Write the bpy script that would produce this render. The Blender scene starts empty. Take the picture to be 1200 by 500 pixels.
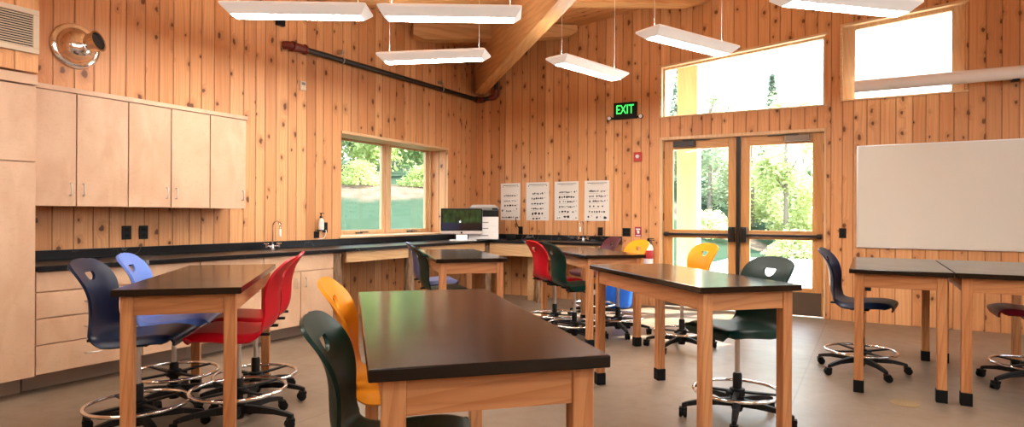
import bpy, bmesh, math, random
from mathutils import Vector, Matrix, noise

scene = bpy.context.scene
COL = scene.collection
PI = math.pi
RNG = random.Random(11)


# ------------------------------------------------------------------ mesh building
class MB:
    def __init__(self):
        self.v = []
        self.f = []

    def add(self, verts, faces, M=None):
        o = len(self.v)
        for p in verts:
            p = Vector(p)
            self.v.append(M @ p if M is not None else p)
        for f in faces:
            self.f.append([i + o for i in f])
        return self

    def hexa(self, p, M=None):
        # p: 4 bottom (ccw from above) + 4 top
        return self.add(p, [(3, 2, 1, 0), (4, 5, 6, 7), (0, 1, 5, 4), (1, 2, 6, 5), (2, 3, 7, 6), (3, 0, 4, 7)], M)

    def box(self, x0, x1, y0, y1, z0, z1, M=None):
        return self.hexa([(x0, y0, z0), (x1, y0, z0), (x1, y1, z0), (x0, y1, z0),
                          (x0, y0, z1), (x1, y0, z1), (x1, y1, z1), (x0, y1, z1)], M)

    def lathe(self, prof, n=24, M=None):
        vs, fs = [], []
        for r, z in prof:
            for i in range(n):
                a = 2 * PI * i / n
                vs.append((r * math.cos(a), r * math.sin(a), z))
        for k in range(len(prof) - 1):
            for i in range(n):
                j = (i + 1) % n
                fs.append((k * n + i, k * n + j, (k + 1) * n + j, (k + 1) * n + i))
        if prof[0][0] > 1e-6:
            fs.append(tuple(range(n - 1, -1, -1)))
        if prof[-1][0] > 1e-6:
            fs.append(tuple((len(prof) - 1) * n + i for i in range(n)))
        return self.add(vs, fs, M)

    def cyl(self, p, q, r, n=14, r2=None):
        p, q = Vector(p), Vector(q)
        d = q - p
        M = Matrix.Translation(p) @ d.to_track_quat('Z', 'Y').to_matrix().to_4x4()
        return self.lathe([(r, 0), (r if r2 is None else r2, d.length)], n, M)

    def tube(self, pts, r, n=10, closed=False):
        pts = [Vector(p) for p in pts]
        m = len(pts)
        rings = []
        up = None
        for i in range(m):
            if closed:
                t = pts[(i + 1) % m] - pts[i - 1]
            else:
                t = pts[min(i + 1, m - 1)] - pts[max(i - 1, 0)]
            t.normalize()
            if up is None:
                up = t.orthogonal().normalized()
            up = (up - t * up.dot(t)).normalized()
            b = t.cross(up)
            rr = r[i] if isinstance(r, (list, tuple)) else r
            rings.append([pts[i] + (up * math.cos(2 * PI * k / n) + b * math.sin(2 * PI * k / n)) * rr for k in range(n)])
        vs = [p for ring in rings for p in ring]
        fs = []
        for i in range(m if closed else m - 1):
            a, b2 = i, (i + 1) % m
            for k in range(n):
                l = (k + 1) % n
                fs.append((a * n + k, a * n + l, b2 * n + l, b2 * n + k))
        if not closed:
            fs.append(tuple(range(n - 1, -1, -1)))
            fs.append(tuple((m - 1) * n + k for k in range(n)))
        return self.add(vs, fs)

    def prism(self, poly, h0, h1, M=None):
        n = len(poly)
        vs = [(x, y, h0) for x, y in poly] + [(x, y, h1) for x, y in poly]
        fs = [tuple(range(n - 1, -1, -1)), tuple(range(n, 2 * n))]
        for i in range(n):
            j = (i + 1) % n
            fs.append((i, j, n + j, n + i))
        return self.add(vs, fs, M)

    def mesh(self, name, smooth=None):
        me = bpy.data.meshes.new(name)
        me.from_pydata([tuple(p) for p in self.v], [], self.f)
        bm = bmesh.new()
        bm.from_mesh(me)
        bmesh.ops.recalc_face_normals(bm, faces=bm.faces)
        if smooth:
            for f in bm.faces:
                f.smooth = True
            for e in bm.edges:
                if len(e.link_faces) == 2 and e.calc_face_angle(0) > math.radians(smooth):
                    e.smooth = False
        bm.to_mesh(me)
        bm.free()
        return me

    def build(self, name, mat, parent=None, bevel=0, smooth=None, loc=None, rot=None):
        me = self.mesh(name, smooth)
        if mat is not None:
            me.materials.append(mat)
        o = bpy.data.objects.new(name, me)
        COL.objects.link(o)
        o.parent = parent
        if loc:
            o.location = loc
        if rot:
            o.rotation_euler = rot
        if bevel:
            b = o.modifiers.new('edge', 'BEVEL')
            b.width = bevel
            b.segments = 2
            b.limit_method = 'ANGLE'
            b.angle_limit = math.radians(50)
        return o


def tag(o, label=None, cat=None, group=None, kind=None):
    if label:
        o['label'] = label
    if cat:
        o['category'] = cat
    if group:
        o['group'] = group
    if kind:
        o['kind'] = kind
    return o


def empty(name, loc=(0, 0, 0), rz=0.0, label=None, cat=None, group=None, kind=None):
    o = bpy.data.objects.new(name, None)
    o.empty_display_size = 0.1
    COL.objects.link(o)
    o.location = loc
    o.rotation_euler = (0, 0, rz)
    return tag(o, label, cat, group, kind)


def copy_tree(o, parent=None, mats=None):
    c = o.copy()
    COL.objects.link(c)
    c.parent = parent
    for ch in list(o.children):
        copy_tree(ch, c, mats)
    return c


# ------------------------------------------------------------------ materials
class NT:
    def __init__(self, name):
        self.m = bpy.data.materials.new(name)
        self.m.use_nodes = True
        self.t = self.m.node_tree
        self.t.nodes.clear()
        self.out = self.t.nodes.new('ShaderNodeOutputMaterial')

    def n(self, typ, props=None, **ins):
        nd = self.t.nodes.new('ShaderNode' + typ)
        for k, v in (props or {}).items():
            setattr(nd, k, v)
        for k, v in ins.items():
            key = int(k[1:]) if k[0] == '_' and k[1:].isdigit() else k.replace('_', ' ')
            self.set(nd, key, v)
        return nd

    def set(self, nd, key, v):
        s = nd.inputs[key]
        if hasattr(v, 'is_output') or hasattr(v, 'is_linked') and hasattr(v, 'node'):
            self.t.links.new(v, s)
        elif hasattr(v, 'outputs'):
            self.t.links.new(v.outputs[0], s)
        else:
            s.default_value = v

    def math(self, op, a, b=0.0, c=0.0, clamp=False):
        nd = self.n('Math', {'operation': op, 'use_clamp': clamp}, _0=a, _1=b, _2=c)
        return nd.outputs[0]

    def mix(self, f, a, b, blend='MIX'):
        nd = self.t.nodes.new('ShaderNodeMix')
        nd.data_type = 'RGBA'
        nd.blend_type = blend
        nd.clamp_factor = True
        for i, v in ((0, f), (6, a), (7, b)):
            self.set(nd, i, v if not isinstance(v, tuple) or len(v) == 4 else v + (1.0,))
        return nd.outputs[2]

    def ramp(self, f, stops):
        nd = self.t.nodes.new('ShaderNodeValToRGB')
        el = nd.color_ramp.elements
        while len(el) < len(stops):
            el.new(0.5)
        for e, (p, c) in zip(el, stops):
            e.position = p
            e.color = c + (1.0,) if len(c) == 3 else c
        self.set(nd, 0, f)
        return nd.outputs[0]

    def smooth(self, v, lo, hi, a=0.0, b=1.0):
        nd = self.n('MapRange', {'interpolation_type': 'SMOOTHSTEP', 'clamp': True})
        for i, x in enumerate((v, lo, hi, a, b)):
            self.set(nd, i, x)
        return nd.outputs[0]

    def vec(self, x, y, z):
        return self.n('CombineXYZ', None, X=x, Y=y, Z=z).outputs[0]

    def coord(self, which='Object'):
        return self.n('TexCoord').outputs[which]

    def sep(self, v):
        s = self.n('SeparateXYZ', None, Vector=v)
        return s.outputs[0], s.outputs[1], s.outputs[2]

    def bsdf(self, **ins):
        b = self.n('BsdfPrincipled')
        for k, v in ins.items():
            self.set(b, k.replace('_', ' '), v if not (isinstance(v, tuple) and len(v) == 3) else v + (1.0,))
        self.t.links.new(b.outputs[0], self.out.inputs[0])
        return b

    def bump(self, h, dist=0.01, strength=0.6):
        return self.n('Bump', None, Height=h, Distance=dist, Strength=strength).outputs[0]


def plain(name, col, rough=0.5, metal=0.0, **kw):
    t = NT(name)
    t.bsdf(Base_Color=col, Roughness=rough, Metallic=metal, **kw)
    return t.m


def boards(name, u_axis, v_axis, width=0.135, knots=True, c0=(0.63, 0.292, 0.115), c1=(0.79, 0.428, 0.195), rough=0.45, groove=True):
    """Tongue and groove pine: random-width boards along v, each with its own tone, grain and knots."""
    t = NT(name)
    xyz = t.sep(t.coord())
    u, v = xyz[u_axis], xyz[v_axis]
    if v_axis == 2:
        u = t.math('ADD', u, xyz[1 - u_axis])
    w = t.math('DIVIDE', u, width)
    vor = t.n('TexVoronoi', {'voronoi_dimensions': '1D', 'feature': 'F1'}, W=w, Scale=1.0, Randomness=0.55)
    edge = t.n('TexVoronoi', {'voronoi_dimensions': '1D', 'feature': 'DISTANCE_TO_EDGE'}, W=w, Scale=1.0, Randomness=0.55)
    rc = t.n('SeparateColor', None, Color=vor.outputs['Color'])
    r1, r2, r3 = rc.outputs[0], rc.outputs[1], rc.outputs[2]
    # knots: 2D cells, shifted per board
    shift = t.math('MULTIPLY', r1, 37.0)
    kv = t.vec(t.math('MULTIPLY', u, 6.8), t.math('ADD', t.math('MULTIPLY', v, 4.1), shift), 0.0)
    kn = t.n('TexVoronoi', {'voronoi_dimensions': '2D', 'feature': 'F1'}, Vector=kv, Scale=1.0, Randomness=0.9)
    wob = t.n('TexNoise', None, Vector=t.vec(t.math('MULTIPLY', u, 30.0), t.math('MULTIPLY', v, 22.0), shift), Scale=1.0, Detail=1.0)
    kd = t.math('ADD', kn.outputs['Distance'], t.math('MULTIPLY', t.math('SUBTRACT', wob.outputs[0], 0.5), 0.2))
    kc = t.n('SeparateColor', None, Color=kn.outputs['Color'])
    krad = t.math('MULTIPLY', t.math('SUBTRACT', kc.outputs[0], 0.47, clamp=True), 0.27)
    krad = t.math('ADD', krad, t.math('MULTIPLY', t.math('GREATER_THAN', kc.outputs[0], 0.47), 0.05))
    kmask = t.smooth(kd, krad, t.math('MULTIPLY', krad, 0.45))
    halo = t.smooth(kd, t.math('MULTIPLY', krad, 2.9), t.math('MULTIPLY', krad, 0.9))
    # grain that bends round the knots
    bend = t.math('MULTIPLY', halo, 0.05)
    low = t.n('TexNoise', None, Vector=t.vec(t.math('MULTIPLY', u, 3.0), t.math('MULTIPLY', v, 0.7), shift), Scale=1.0, Detail=2.0)
    gu = t.math('ADD', t.math('ADD', u, bend), t.math('MULTIPLY', low.outputs[0], 0.10))
    g1 = t.n('TexNoise', None, Vector=t.vec(t.math('MULTIPLY', gu, 55.0), t.math('MULTIPLY', v, 1.1), shift), Scale=1.0, Detail=3.0, Roughness=0.6)
    g2 = t.n('TexWave', {'wave_type': 'BANDS', 'bands_direction': 'X', 'wave_profile': 'SAW'}, Vector=t.vec(gu, t.math('MULTIPLY', v, 0.10), 0.0), Scale=9.0, Distortion=2.5, Detail=2.0, Detail_Scale=0.8)
    base = t.mix(r2, c0, c1)
    base = t.mix(t.math('MULTIPLY', t.smooth(r3, 0.82, 0.95), 0.45), base, (c0[0] * 0.62, c0[1] * 0.52, c0[2] * 0.45))
    base = t.mix(t.math('MULTIPLY', t.smooth(g1.outputs[0], 0.42, 0.72), 0.42), base, (c0[0] * 0.72, c0[1] * 0.58, c0[2] * 0.45))
    base = t.mix(t.math('MULTIPLY', t.smooth(g2.outputs['Fac'], 0.55, 1.0), 0.26), base, (c0[0] * 0.78, c0[1] * 0.60, c0[2] * 0.48))
    if knots:
        base = t.mix(t.math('MULTIPLY', halo, 0.42), base, (0.40, 0.165, 0.055))
        base = t.mix(t.math('MULTIPLY', kmask, 0.9), base, (0.115, 0.036, 0.013))
    nrm = None
    if groove:
        gm = t.smooth(edge.outputs['Distance'], 0.022, 0.052)
        base = t.mix(t.smooth(edge.outputs['Distance'], 0.009, 0.028), (0.29, 0.125, 0.045), base)
        nrm = t.bump(gm, 0.012, 0.9)
    b = t.bsdf(Base_Color=base, Roughness=rough)
    t.set(b, 'Specular IOR Level', 0.35)
    if nrm:
        t.set(b, 'Normal', nrm)
    return t.m


def timber(name, axis, c0, c1, rough=0.45, scale=1.0, lines=1.0):
    """Straight-grained solid wood, grain along the given local axis."""
    t = NT(name)
    oi = t.n('ObjectInfo')
    xyz = list(t.sep(t.coord()))
    rnd = t.math('MULTIPLY', oi.outputs['Random'], 13.0)
    a = [t.math('MULTIPLY', t.math('ADD', c, rnd), (1.6 if i == axis else 46.0) * scale) for i, c in enumerate(xyz)]
    low = t.n('TexNoise', None, Vector=t.vec(*[t.math('MULTIPLY', t.math('ADD', c, rnd), 0.8 if i == axis else 7.0) for i, c in enumerate(xyz)]), Scale=1.0, Detail=2.0)
    a = [t.math('ADD', q, t.math('MULTIPLY', low.outputs[0], 4.0)) for q in a]
    g = t.n('TexNoise', None, Vector=t.vec(*a), Scale=1.0, Detail=3.0, Roughness=0.62)
    o2 = [i for i in range(3) if i != axis]
    ring = t.n('TexWave', {'wave_type': 'BANDS', 'bands_direction': 'DIAGONAL', 'wave_profile': 'SAW'},
               Vector=t.vec(*[t.math('MULTIPLY', t.math('ADD', c, rnd), 0.12 if i == axis else 1.0) for i, c in enumerate(xyz)]),
               Scale=16.0 * scale, Distortion=3.2, Detail=1.5, Detail_Scale=1.0)
    base = t.mix(t.smooth(low.outputs[0], 0.3, 0.7), c0, c1)
    base = t.mix(t.math('MULTIPLY', t.smooth(g.outputs[0], 0.42, 0.7), 0.5 * lines), base, (c0[0] * 0.66, c0[1] * 0.52, c0[2] * 0.42))
    base = t.mix(t.math('MULTIPLY', t.smooth(ring.outputs['Fac'], 0.45, 1.0), 0.45 * lines), base, (c0[0] * 0.72, c0[1] * 0.56, c0[2] * 0.44))
    b = t.bsdf(Base_Color=base, Roughness=rough)
    t.set(b, 'Specular IOR Level', 0.4)
    return t.m


M = {}
M['wall_l'] = boards('pine boards along the side wall', 1, 2)
M['wall_b'] = boards('pine boards along the end wall', 0, 2)
M['ceil'] = boards('pine ceiling boards', 1, 0, width=0.14, c0=(0.58, 0.27, 0.10), c1=(0.72, 0.38, 0.16))
M['beam'] = timber('glued laminated fir', 0, (0.56, 0.30, 0.115), (0.66, 0.37, 0.155), 0.5, 0.5, 0.8)
FIR0, FIR1 = (0.46, 0.195, 0.072), (0.565, 0.27, 0.11)
M['fir_x'] = timber('fir grain lengthwise', 0, FIR0, FIR1, 0.42)
M['fir_y'] = timber('fir grain crosswise', 1, FIR0, FIR1, 0.42)
M['fir_z'] = timber('fir grain upright', 2, FIR0, FIR1, 0.42)
DR0, DR1 = (0.56, 0.27, 0.085), (0.63, 0.33, 0.12)
M['door_z'] = timber('door fir upright', 2, DR0, DR1, 0.4, 0.8, 0.7)
M['door_x'] = timber('door fir crosswise', 0, DR0, DR1, 0.4, 0.8, 0.7)
M['trim_x'] = timber('trim pine x', 0, (0.68, 0.44, 0.23), (0.76, 0.53, 0.31), 0.45, 0.8, 0.6)
M['trim_y'] = timber('trim pine y', 1, (0.68, 0.44, 0.23), (0.76, 0.53, 0.31), 0.45, 0.8, 0.6)
M['trim_z'] = timber('trim pine z', 2, (0.68, 0.44, 0.23), (0.76, 0.53, 0.31), 0.45, 0.8, 0.6)
M['apron'] = timber('pale apron board', 1, (0.58, 0.36, 0.17), (0.66, 0.43, 0.22), 0.5, 0.9, 0.7)
M['apron_x'] = timber('pale apron board along the end wall', 0, (0.58, 0.36, 0.17), (0.66, 0.43, 0.22), 0.5, 0.9, 0.7)


def maple(name):
    t = NT(name)
    c = t.coord()
    oi = t.n('ObjectInfo')
    rnd = t.math('MULTIPLY', oi.outputs['Random'], 9.0)
    x, y, z = t.sep(c)
    n1 = t.n('TexNoise', None, Vector=t.vec(t.math('ADD', x, rnd), t.math('MULTIPLY', t.math('ADD', y, rnd), 5.0), t.math('MULTIPLY', z, 2.0)), Scale=1.0, Detail=2.0, Distortion=0.8)
    n2 = t.n('TexNoise', None, Vector=t.vec(t.math('ADD', x, rnd), t.math('MULTIPLY', t.math('ADD', y, rnd), 26.0), t.math('MULTIPLY', z, 34.0)), Scale=1.0, Detail=2.0, Distortion=1.5)
    base = t.mix(t.smooth(n1.outputs[0], 0.3, 0.7), (0.555, 0.35, 0.22), (0.635, 0.43, 0.285))
    base = t.mix(t.math('MULTIPLY', t.smooth(n2.outputs[0], 0.5, 0.75), 0.22), base, (0.46, 0.27, 0.15))
    b = t.bsdf(Base_Color=base, Roughness=0.38)
    t.set(b, 'Specular IOR Level', 0.4)
    return t.m


M['maple'] = maple('pale maple veneer')
M['plinth'] = plain('dull grey-brown plinth', (0.36, 0.27, 0.20), 0.6)
M['seam'] = plain('dark cabinet gap', (0.10, 0.06, 0.035), 0.8)


def soapstone():
    t = NT('black veined stone')
    c = t.coord()
    n = t.n('TexNoise', None, Vector=c, Scale=2.2, Detail=4.0, Distortion=1.6)
    v = t.math('ABSOLUTE', t.math('SUBTRACT', n.outputs[0], 0.5))
    n2 = t.n('TexNoise', None, Vector=c, Scale=1.5, Detail=1.0)
    vein = t.math('MULTIPLY', t.smooth(v, 0.012, 0.0), t.smooth(n2.outputs[0], 0.48, 0.62))
    base = t.mix(t.math('MULTIPLY', vein, 0.55), (0.004, 0.004, 0.005), (0.42, 0.42, 0.42))
    b = t.bsdf(Base_Color=base, Roughness=0.30)
    t.set(b, 'Specular IOR Level', 0.3)
    return t.m


M['stone'] = soapstone()


def tabletop():
    t = NT('dark resin table top')
    n = t.n('TexNoise', None, Vector=t.coord(), Scale=5.0, Detail=3.0)
    r = t.math('ADD', t.math('MULTIPLY', n.outputs[0], 0.06), 0.13)
    b = t.bsdf(Base_Color=(0.009, 0.0055, 0.0035), Roughness=r)
    t.set(b, 'IOR', 1.5)
    t.set(b, 'Specular IOR Level', 0.33)
    return t.m


M['top'] = tabletop()


def concrete():
    t = NT('sealed concrete slab')
    c = t.coord()
    x, y, z = t.sep(c)
    n1 = t.n('TexNoise', None, Vector=c, Scale=0.9, Detail=5.0, Roughness=0.6)
    n2 = t.n('TexNoise', None, Vector=c, Scale=9.0, Detail=4.0, Roughness=0.65)
    base = t.mix(t.smooth(n1.outputs[0], 0.3, 0.7), (0.160, 0.111, 0.072), (0.232, 0.174, 0.126))
    base = t.mix(t.math('MULTIPLY', t.smooth(n2.outputs[0], 0.45, 0.75), 0.3), base, (0.14, 0.09, 0.053))
    j = None
    for a, off in ((x, 4.95), (y, -2.75)):
        q = t.math('PINGPONG', t.math('ADD', t.math('SUBTRACT', a, off), 24.4), 1.22 * 1.0)
        m = t.smooth(q, 0.009, 0.003)
        j = m if j is None else t.math('MAXIMUM', j, m)
    base = t.mix(t.math('MULTIPLY', j, 0.6), base, (0.09, 0.065, 0.045))
    r = t.math('ADD', t.math('MULTIPLY', n2.outputs[0], 0.14), 0.30)
    b = t.bsdf(Base_Color=base, Roughness=r)
    t.set(b, 'Specular IOR Level', 0.55)
    return t.m


M['floor'] = concrete()


def log_bark():
    t = NT('rough grey-brown log')
    x, y, z = t.sep(t.coord())
    n = t.n('TexNoise', None, Vector=t.vec(t.math('MULTIPLY', x, 30.0), t.math('MULTIPLY', y, 30.0), t.math('MULTIPLY', z, 6.0)), Scale=1.0, Detail=4.0)
    base = t.ramp(n.outputs[0], [(0.3, (0.10, 0.055, 0.03)), (0.55, (0.27, 0.16, 0.09)), (0.75, (0.40, 0.26, 0.15))])
    t.bsdf(Base_Color=base, Roughness=0.8, Normal=t.bump(n.outputs[0], 0.01, 0.8))
    return t.m


M['log'] = log_bark()


def plastic(name, col):
    t = NT(name)
    n = t.n('TexNoise', None, Vector=t.coord(), Scale=900.0, Detail=1.0)
    b = t.bsdf(Base_Color=col, Roughness=0.36, Normal=t.bump(n.outputs[0], 0.0004, 0.25))
    t.set(b, 'Specular IOR Level', 0.2)
    return t.m


P = {
    'navy': plastic('navy plastic', (0.004, 0.010, 0.032)),
    'sky': plastic('light blue plastic', (0.13, 0.24, 0.68)),
    'red': plastic('red plastic', (0.44, 0.005, 0.013)),
    'yellow': plastic('golden yellow plastic', (0.80, 0.285, 0.012)),
    'green': plastic('dark green plastic', (0.002, 0.020, 0.014)),
    'slate': plastic('slate purple plastic', (0.10, 0.11, 0.24)),
    'maroon': plastic('maroon plastic', (0.09, 0.022, 0.026)),
    'wine': plastic('dark red plastic', (0.16, 0.008, 0.016)),
}
M['blackp'] = plain('black moulded plastic', (0.005, 0.005, 0.005), 0.5, 0.0, Specular_IOR_Level=0.25)
M['rubber'] = plain('black rubber', (0.004, 0.004, 0.004), 0.65, 0.0, Specular_IOR_Level=0.2)
M['chrome'] = plain('chrome', (0.78, 0.76, 0.73), 0.12, 1.0)
M['steel'] = plain('satin steel', (0.62, 0.60, 0.57), 0.32, 1.0)
M['bronze'] = plain('dark bronze metal', (0.018, 0.012, 0.009), 0.4, 0.4)
M['kick'] = plain('brushed dark kick plate', (0.16, 0.12, 0.09), 0.35, 0.8)
M['white'] = plain('white enamel', (0.86, 0.85, 0.83), 0.4)
M['offwhite'] = plain('off-white fabric case', (0.90, 0.88, 0.83), 0.5)
M['cream'] = plain('cream plastic', (0.72, 0.62, 0.46), 0.5)
M['board'] = plain('whiteboard enamel', (0.70, 0.665, 0.58), 0.22)
M['alu'] = plain('aluminium', (0.75, 0.74, 0.72), 0.35, 1.0)
M['paper'] = plain('poster paper', (0.74, 0.70, 0.64), 0.7)
M['ink'] = plain('black ink', (0.02, 0.018, 0.016), 0.7)
M['inkg'] = plain('grey ink', (0.25, 0.23, 0.21), 0.7)
M['redmetal'] = plain('rust red iron', (0.16, 0.022, 0.012), 0.45)
M['pipe'] = plain('black steel pipe', (0.010, 0.008, 0.007), 0.4)
M['alarm'] = plain('alarm red', (0.45, 0.02, 0.02), 0.4)
M['ventm'] = plain('tan vent enamel', (0.60, 0.48, 0.34), 0.45)
M['dark'] = plain('dark void', (0.012, 0.009, 0.007), 0.8)
M['blue'] = plastic('blue bin plastic', (0.02, 0.13, 0.62))
M['stain'] = plain('worn ochre patch', (0.26, 0.175, 0.08), 0.4)
M['pebble'] = plain('pale gravel', (0.60, 0.57, 0.51), 0.9)


def emit(name, col, s):
    t = NT(name)
    e = t.n('Emission', None, Color=col + (1.0,), Strength=s)
    t.t.links.new(e.outputs[0], t.out.inputs[0])
    return t.m


LAMP = 52.0
M['lens'] = emit('lit lamp lens', (1.0, 0.94, 0.85), LAMP)
M['fixture'] = plain('white lamp housing with added glow', (0.88, 0.87, 0.85), 0.4, 0.0, Emission_Color=(1.0, 0.95, 0.88), Emission_Strength=0.16)  # weak emission added to the metal housing to brighten its sides
M['uplight'] = emit('added uplight strip', (1.0, 0.94, 0.85), LAMP * 0.45)  # glow strip added on the fixture tops to brighten ceiling and upper walls
M['exit'] = emit('lit green letters', (0.06, 0.9, 0.12), 1.1)


def glass():
    t = NT('window glass')
    tr = t.n('BsdfTransparent', None, Color=(0.96, 0.98, 0.97, 1))
    gl = t.n('BsdfGlossy', None, Color=(1, 1, 1, 1), Roughness=0.0)
    fr = t.n('Fresnel', None, IOR=1.5)
    mx = t.n('MixShader', None, _0=t.math('MULTIPLY', fr.outputs[0], t.math('SUBTRACT', 1.0, t.n('NewGeometry').outputs['Backfacing'])), _1=tr.outputs[0], _2=gl.outputs[0])
    t.t.links.new(mx.outputs[0], t.out.inputs[0])
    return t.m


M['glass'] = glass()


def screen():
    t = NT('lit screen with painted foliage reflection')
    x, y, z = t.sep(t.coord())
    n = t.n('TexNoise', None, Vector=t.vec(t.math('MULTIPLY', x, 16.0), 0.0, t.math('MULTIPLY', z, 9.0)), Scale=1.0, Detail=3.0)
    g = t.ramp(n.outputs[0], [(0.35, (0.004, 0.012, 0.004)), (0.6, (0.03, 0.10, 0.02)), (0.75, (0.10, 0.16, 0.05))])  # green emission paints the foliage reflected in the screen
    lowb = t.mix(t.smooth(x, 0.05, -0.16), (0.012, 0.006, 0.006), (0.02, 0.035, 0.09))
    c = t.mix(t.smooth(t.math('ADD', z, t.math('MULTIPLY', n.outputs[0], 0.08)), 0.27, 0.31), lowb, g)
    b = t.bsdf(Base_Color=(0.008, 0.008, 0.009), Roughness=0.1)
    t.set(b, 'Emission Color', c)
    t.set(b, 'Emission Strength', 0.35)
    return t.m


M['screen'] = screen()

# ------------------------------------------------------------------ room shell
XR, YF = 9.6, -12.0                 # far side wall and the wall at the viewer's back


def ceil_z(x):
    return 3.75 + 0.105 * x


def struct(o, label, cat):
    return tag(o, label, cat, None, 'structure')


mb = MB().box(-0.45, XR + 0.2, YF - 0.2, 0.25, -0.05, 0.0)
struct(mb.build('floor', M['floor']), 'polished tan concrete floor with saw-cut joints', 'floor')

# left wall, window opening y -2.89..-0.79, z 0.93..2.19
WT = 4.9
mb = MB()
mb.box(-0.45, 0, YF, -2.89, 0, WT)
mb.box(-0.45, 0, -0.79, 0.25, 0, WT)
mb.box(-0.45, 0, -2.89, -0.79, 0, 0.925)
mb.box(-0.45, 0, -2.89, -0.79, 2.19, WT)
struct(mb.build('wall_left', M['wall_l']), 'knotty pine board wall behind the cabinets and long counter', 'wall')

# back wall with door, transom and high window
TW = 0.20


def tr_top(x):
    return 3.203 + (x - 2.94) * 0.086


def w3_top(x):
    return 3.437 + (x - 5.09) * 0.082


mb = MB()
mb.box(0, 2.94, 0, TW, 0, WT)
mb.box(2.94, 4.915, 0, TW, 2.245, 2.535)
mb.hexa([(2.94, 0, tr_top(2.94)), (4.915, 0, tr_top(4.915)), (4.915, TW, tr_top(4.915)), (2.94, TW, tr_top(2.94)),
         (2.94, 0, WT), (4.915, 0, WT), (4.915, TW, WT), (2.94, TW, WT)])
mb.box(4.915, 5.09, 0, TW, 0, WT)
mb.box(5.09, 6.275, 0, TW, 0, 2.572)
mb.hexa([(5.09, 0, w3_top(5.09)), (6.275, 0, w3_top(6.275)), (6.275, TW, w3_top(6.275)), (5.09, TW, w3_top(5.09)),
         (5.09, 0, WT), (6.275, 0, WT), (6.275, TW, WT), (5.09, TW, WT)])
mb.box(6.275, XR + 0.2, 0, TW, 0, WT + 0.2)
struct(mb.build('wall_back', M['wall_b']), 'knotty pine board wall with the double doors and whiteboard', 'wall')

# walls outside the picture, the right one with windows added for fill daylight
mb = MB()
mb.box(XR, XR + 0.2, YF, 0, 0, 1.9)
mb.box(XR, XR + 0.2, YF, 0, 3.3, WT + 0.2)
mb.box(XR, XR + 0.2, -1.6, 0, 1.9, 3.3)
mb.box(XR, XR + 0.2, YF, -9.6, 1.9, 3.3)
mb.box(XR, XR + 0.2, -5.9, -5.3, 1.9, 3.3)
struct(mb.build('wall_right', M['wall_l']), 'knotty pine board wall with two wide windows added for fill daylight', 'wall')
mb = MB().box(-0.45, XR + 0.2, YF - 0.2, YF, 0, WT + 0.2)
struct(mb.build('wall_front', M['wall_b']), 'knotty pine board wall behind the viewer', 'wall')

mb = MB()
mb.hexa([(-0.45, YF - 0.2, ceil_z(-0.45)), (XR + 0.2, YF - 0.2, ceil_z(XR + 0.2)), (XR + 0.2, 0.25, ceil_z(XR + 0.2)), (-0.45, 0.25, ceil_z(-0.45)),
         (-0.45, YF - 0.2, ceil_z(-0.45) + 0.15), (XR + 0.2, YF - 0.2, ceil_z(XR + 0.2) + 0.15), (XR + 0.2, 0.25, ceil_z(XR + 0.2) + 0.15), (-0.45, 0.25, ceil_z(-0.45) + 0.15)])
struct(mb.build('ceiling', M['ceil']), 'sloping pine board ceiling', 'ceiling')

# diagonal glulam beam out of the corner, top tight under the ceiling
BW = 0.085
S0, S1 = 0.10, 8.5
vs = []
for top in (0, 1):
    for s, side in ((S0, -1), (S1, -1), (S1, 1), (S0, 1)):
        z = (ceil_z(0) + 0.105 * 0.7071 * s) - 0.004 if top else 3.09 + 0.030 * s
        vs.append((s, side * BW, z))
beam = MB().hexa(vs).build('ceiling_beam', M['beam'], None, 0.006, rot=(0, 0, -PI / 4))
struct(beam, 'deep laminated timber beam running diagonally out of the corner', 'beam')


def rafter(d, zb0, zb1, label):
    # from the left wall (0,-d) to the back wall (d,0), split by the diagonal beam
    root = empty('rafter', (0, 0, 0), 0, label, 'rafter', 'ceiling rafters', 'structure')
    L = d * math.sqrt(2)
    ang = PI / 4
    hw = 0.10
    for (a, b) in ((0.11, L / 2 - BW - 0.004), (L / 2 + BW + 0.004, L - 0.11)):
        pts = []
        N = 8
        mbr = MB()
        prof = []
        for i in range(N + 1):
            s = a + (b - a) * i / N
            x = s * 0.7071
            zb = zb0 + (zb1 - zb0) * s / L
            # eased-up ends where the rafter meets the wall
            e = min(s - 0.0, L - s)
            if e < 0.35:
                zb += 0.07 * (1 - (e - 0.11) / 0.24) ** 2
            prof.append((s, zb, ceil_z(x) - 0.085 * 0.7071 * 0.1 - 0.012))
        for i in range(N):
            s0, b0, t0 = prof[i]
            s1, b1, t1 = prof[i + 1]
            mbr.hexa([(s0, -hw, b0), (s1, -hw, b1), (s1, hw, b1), (s0, hw, b0), (s0, -hw, t0), (s1, -hw, t1), (s1, hw, t1), (s0, hw, t0)])
        o = mbr.build('rafter_half', M['beam'], root, 0, loc=(0, -d, 0), rot=(0, 0, ang))
    return root


rafter(1.78, 3.50, 3.755, 'short timber rafter crossing under the ceiling by the corner')
rafter(3.66, 3.47, 3.90, 'longer timber rafter crossing the ceiling farther from the corner')

# chase above the tall cabinet
CHX = 0.63
mb = MB().box(0, CHX, -8.2, -6.185, 2.12, ceil_z(0.3) - 0.02)
struct(mb.build('wall_chase', M['wall_l']), 'boarded chase above the tall cabinet', 'wall')

# ------------------------------------------------------------------ left window
w1 = empty('window_1', (-0.32, -1.84, 0.925), 0, 'pair of wood-framed windows above the long counter', 'window', None, 'structure')
ox, oy, oz = -0.32, -1.84, 0.925


def lb(mb, x0, x1, y0, y1, z0, z1, o):
    return mb.box(x0 - o[0], x1 - o[0], y0 - o[1], y1 - o[1], z0 - o[2], z1 - o[2])


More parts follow.
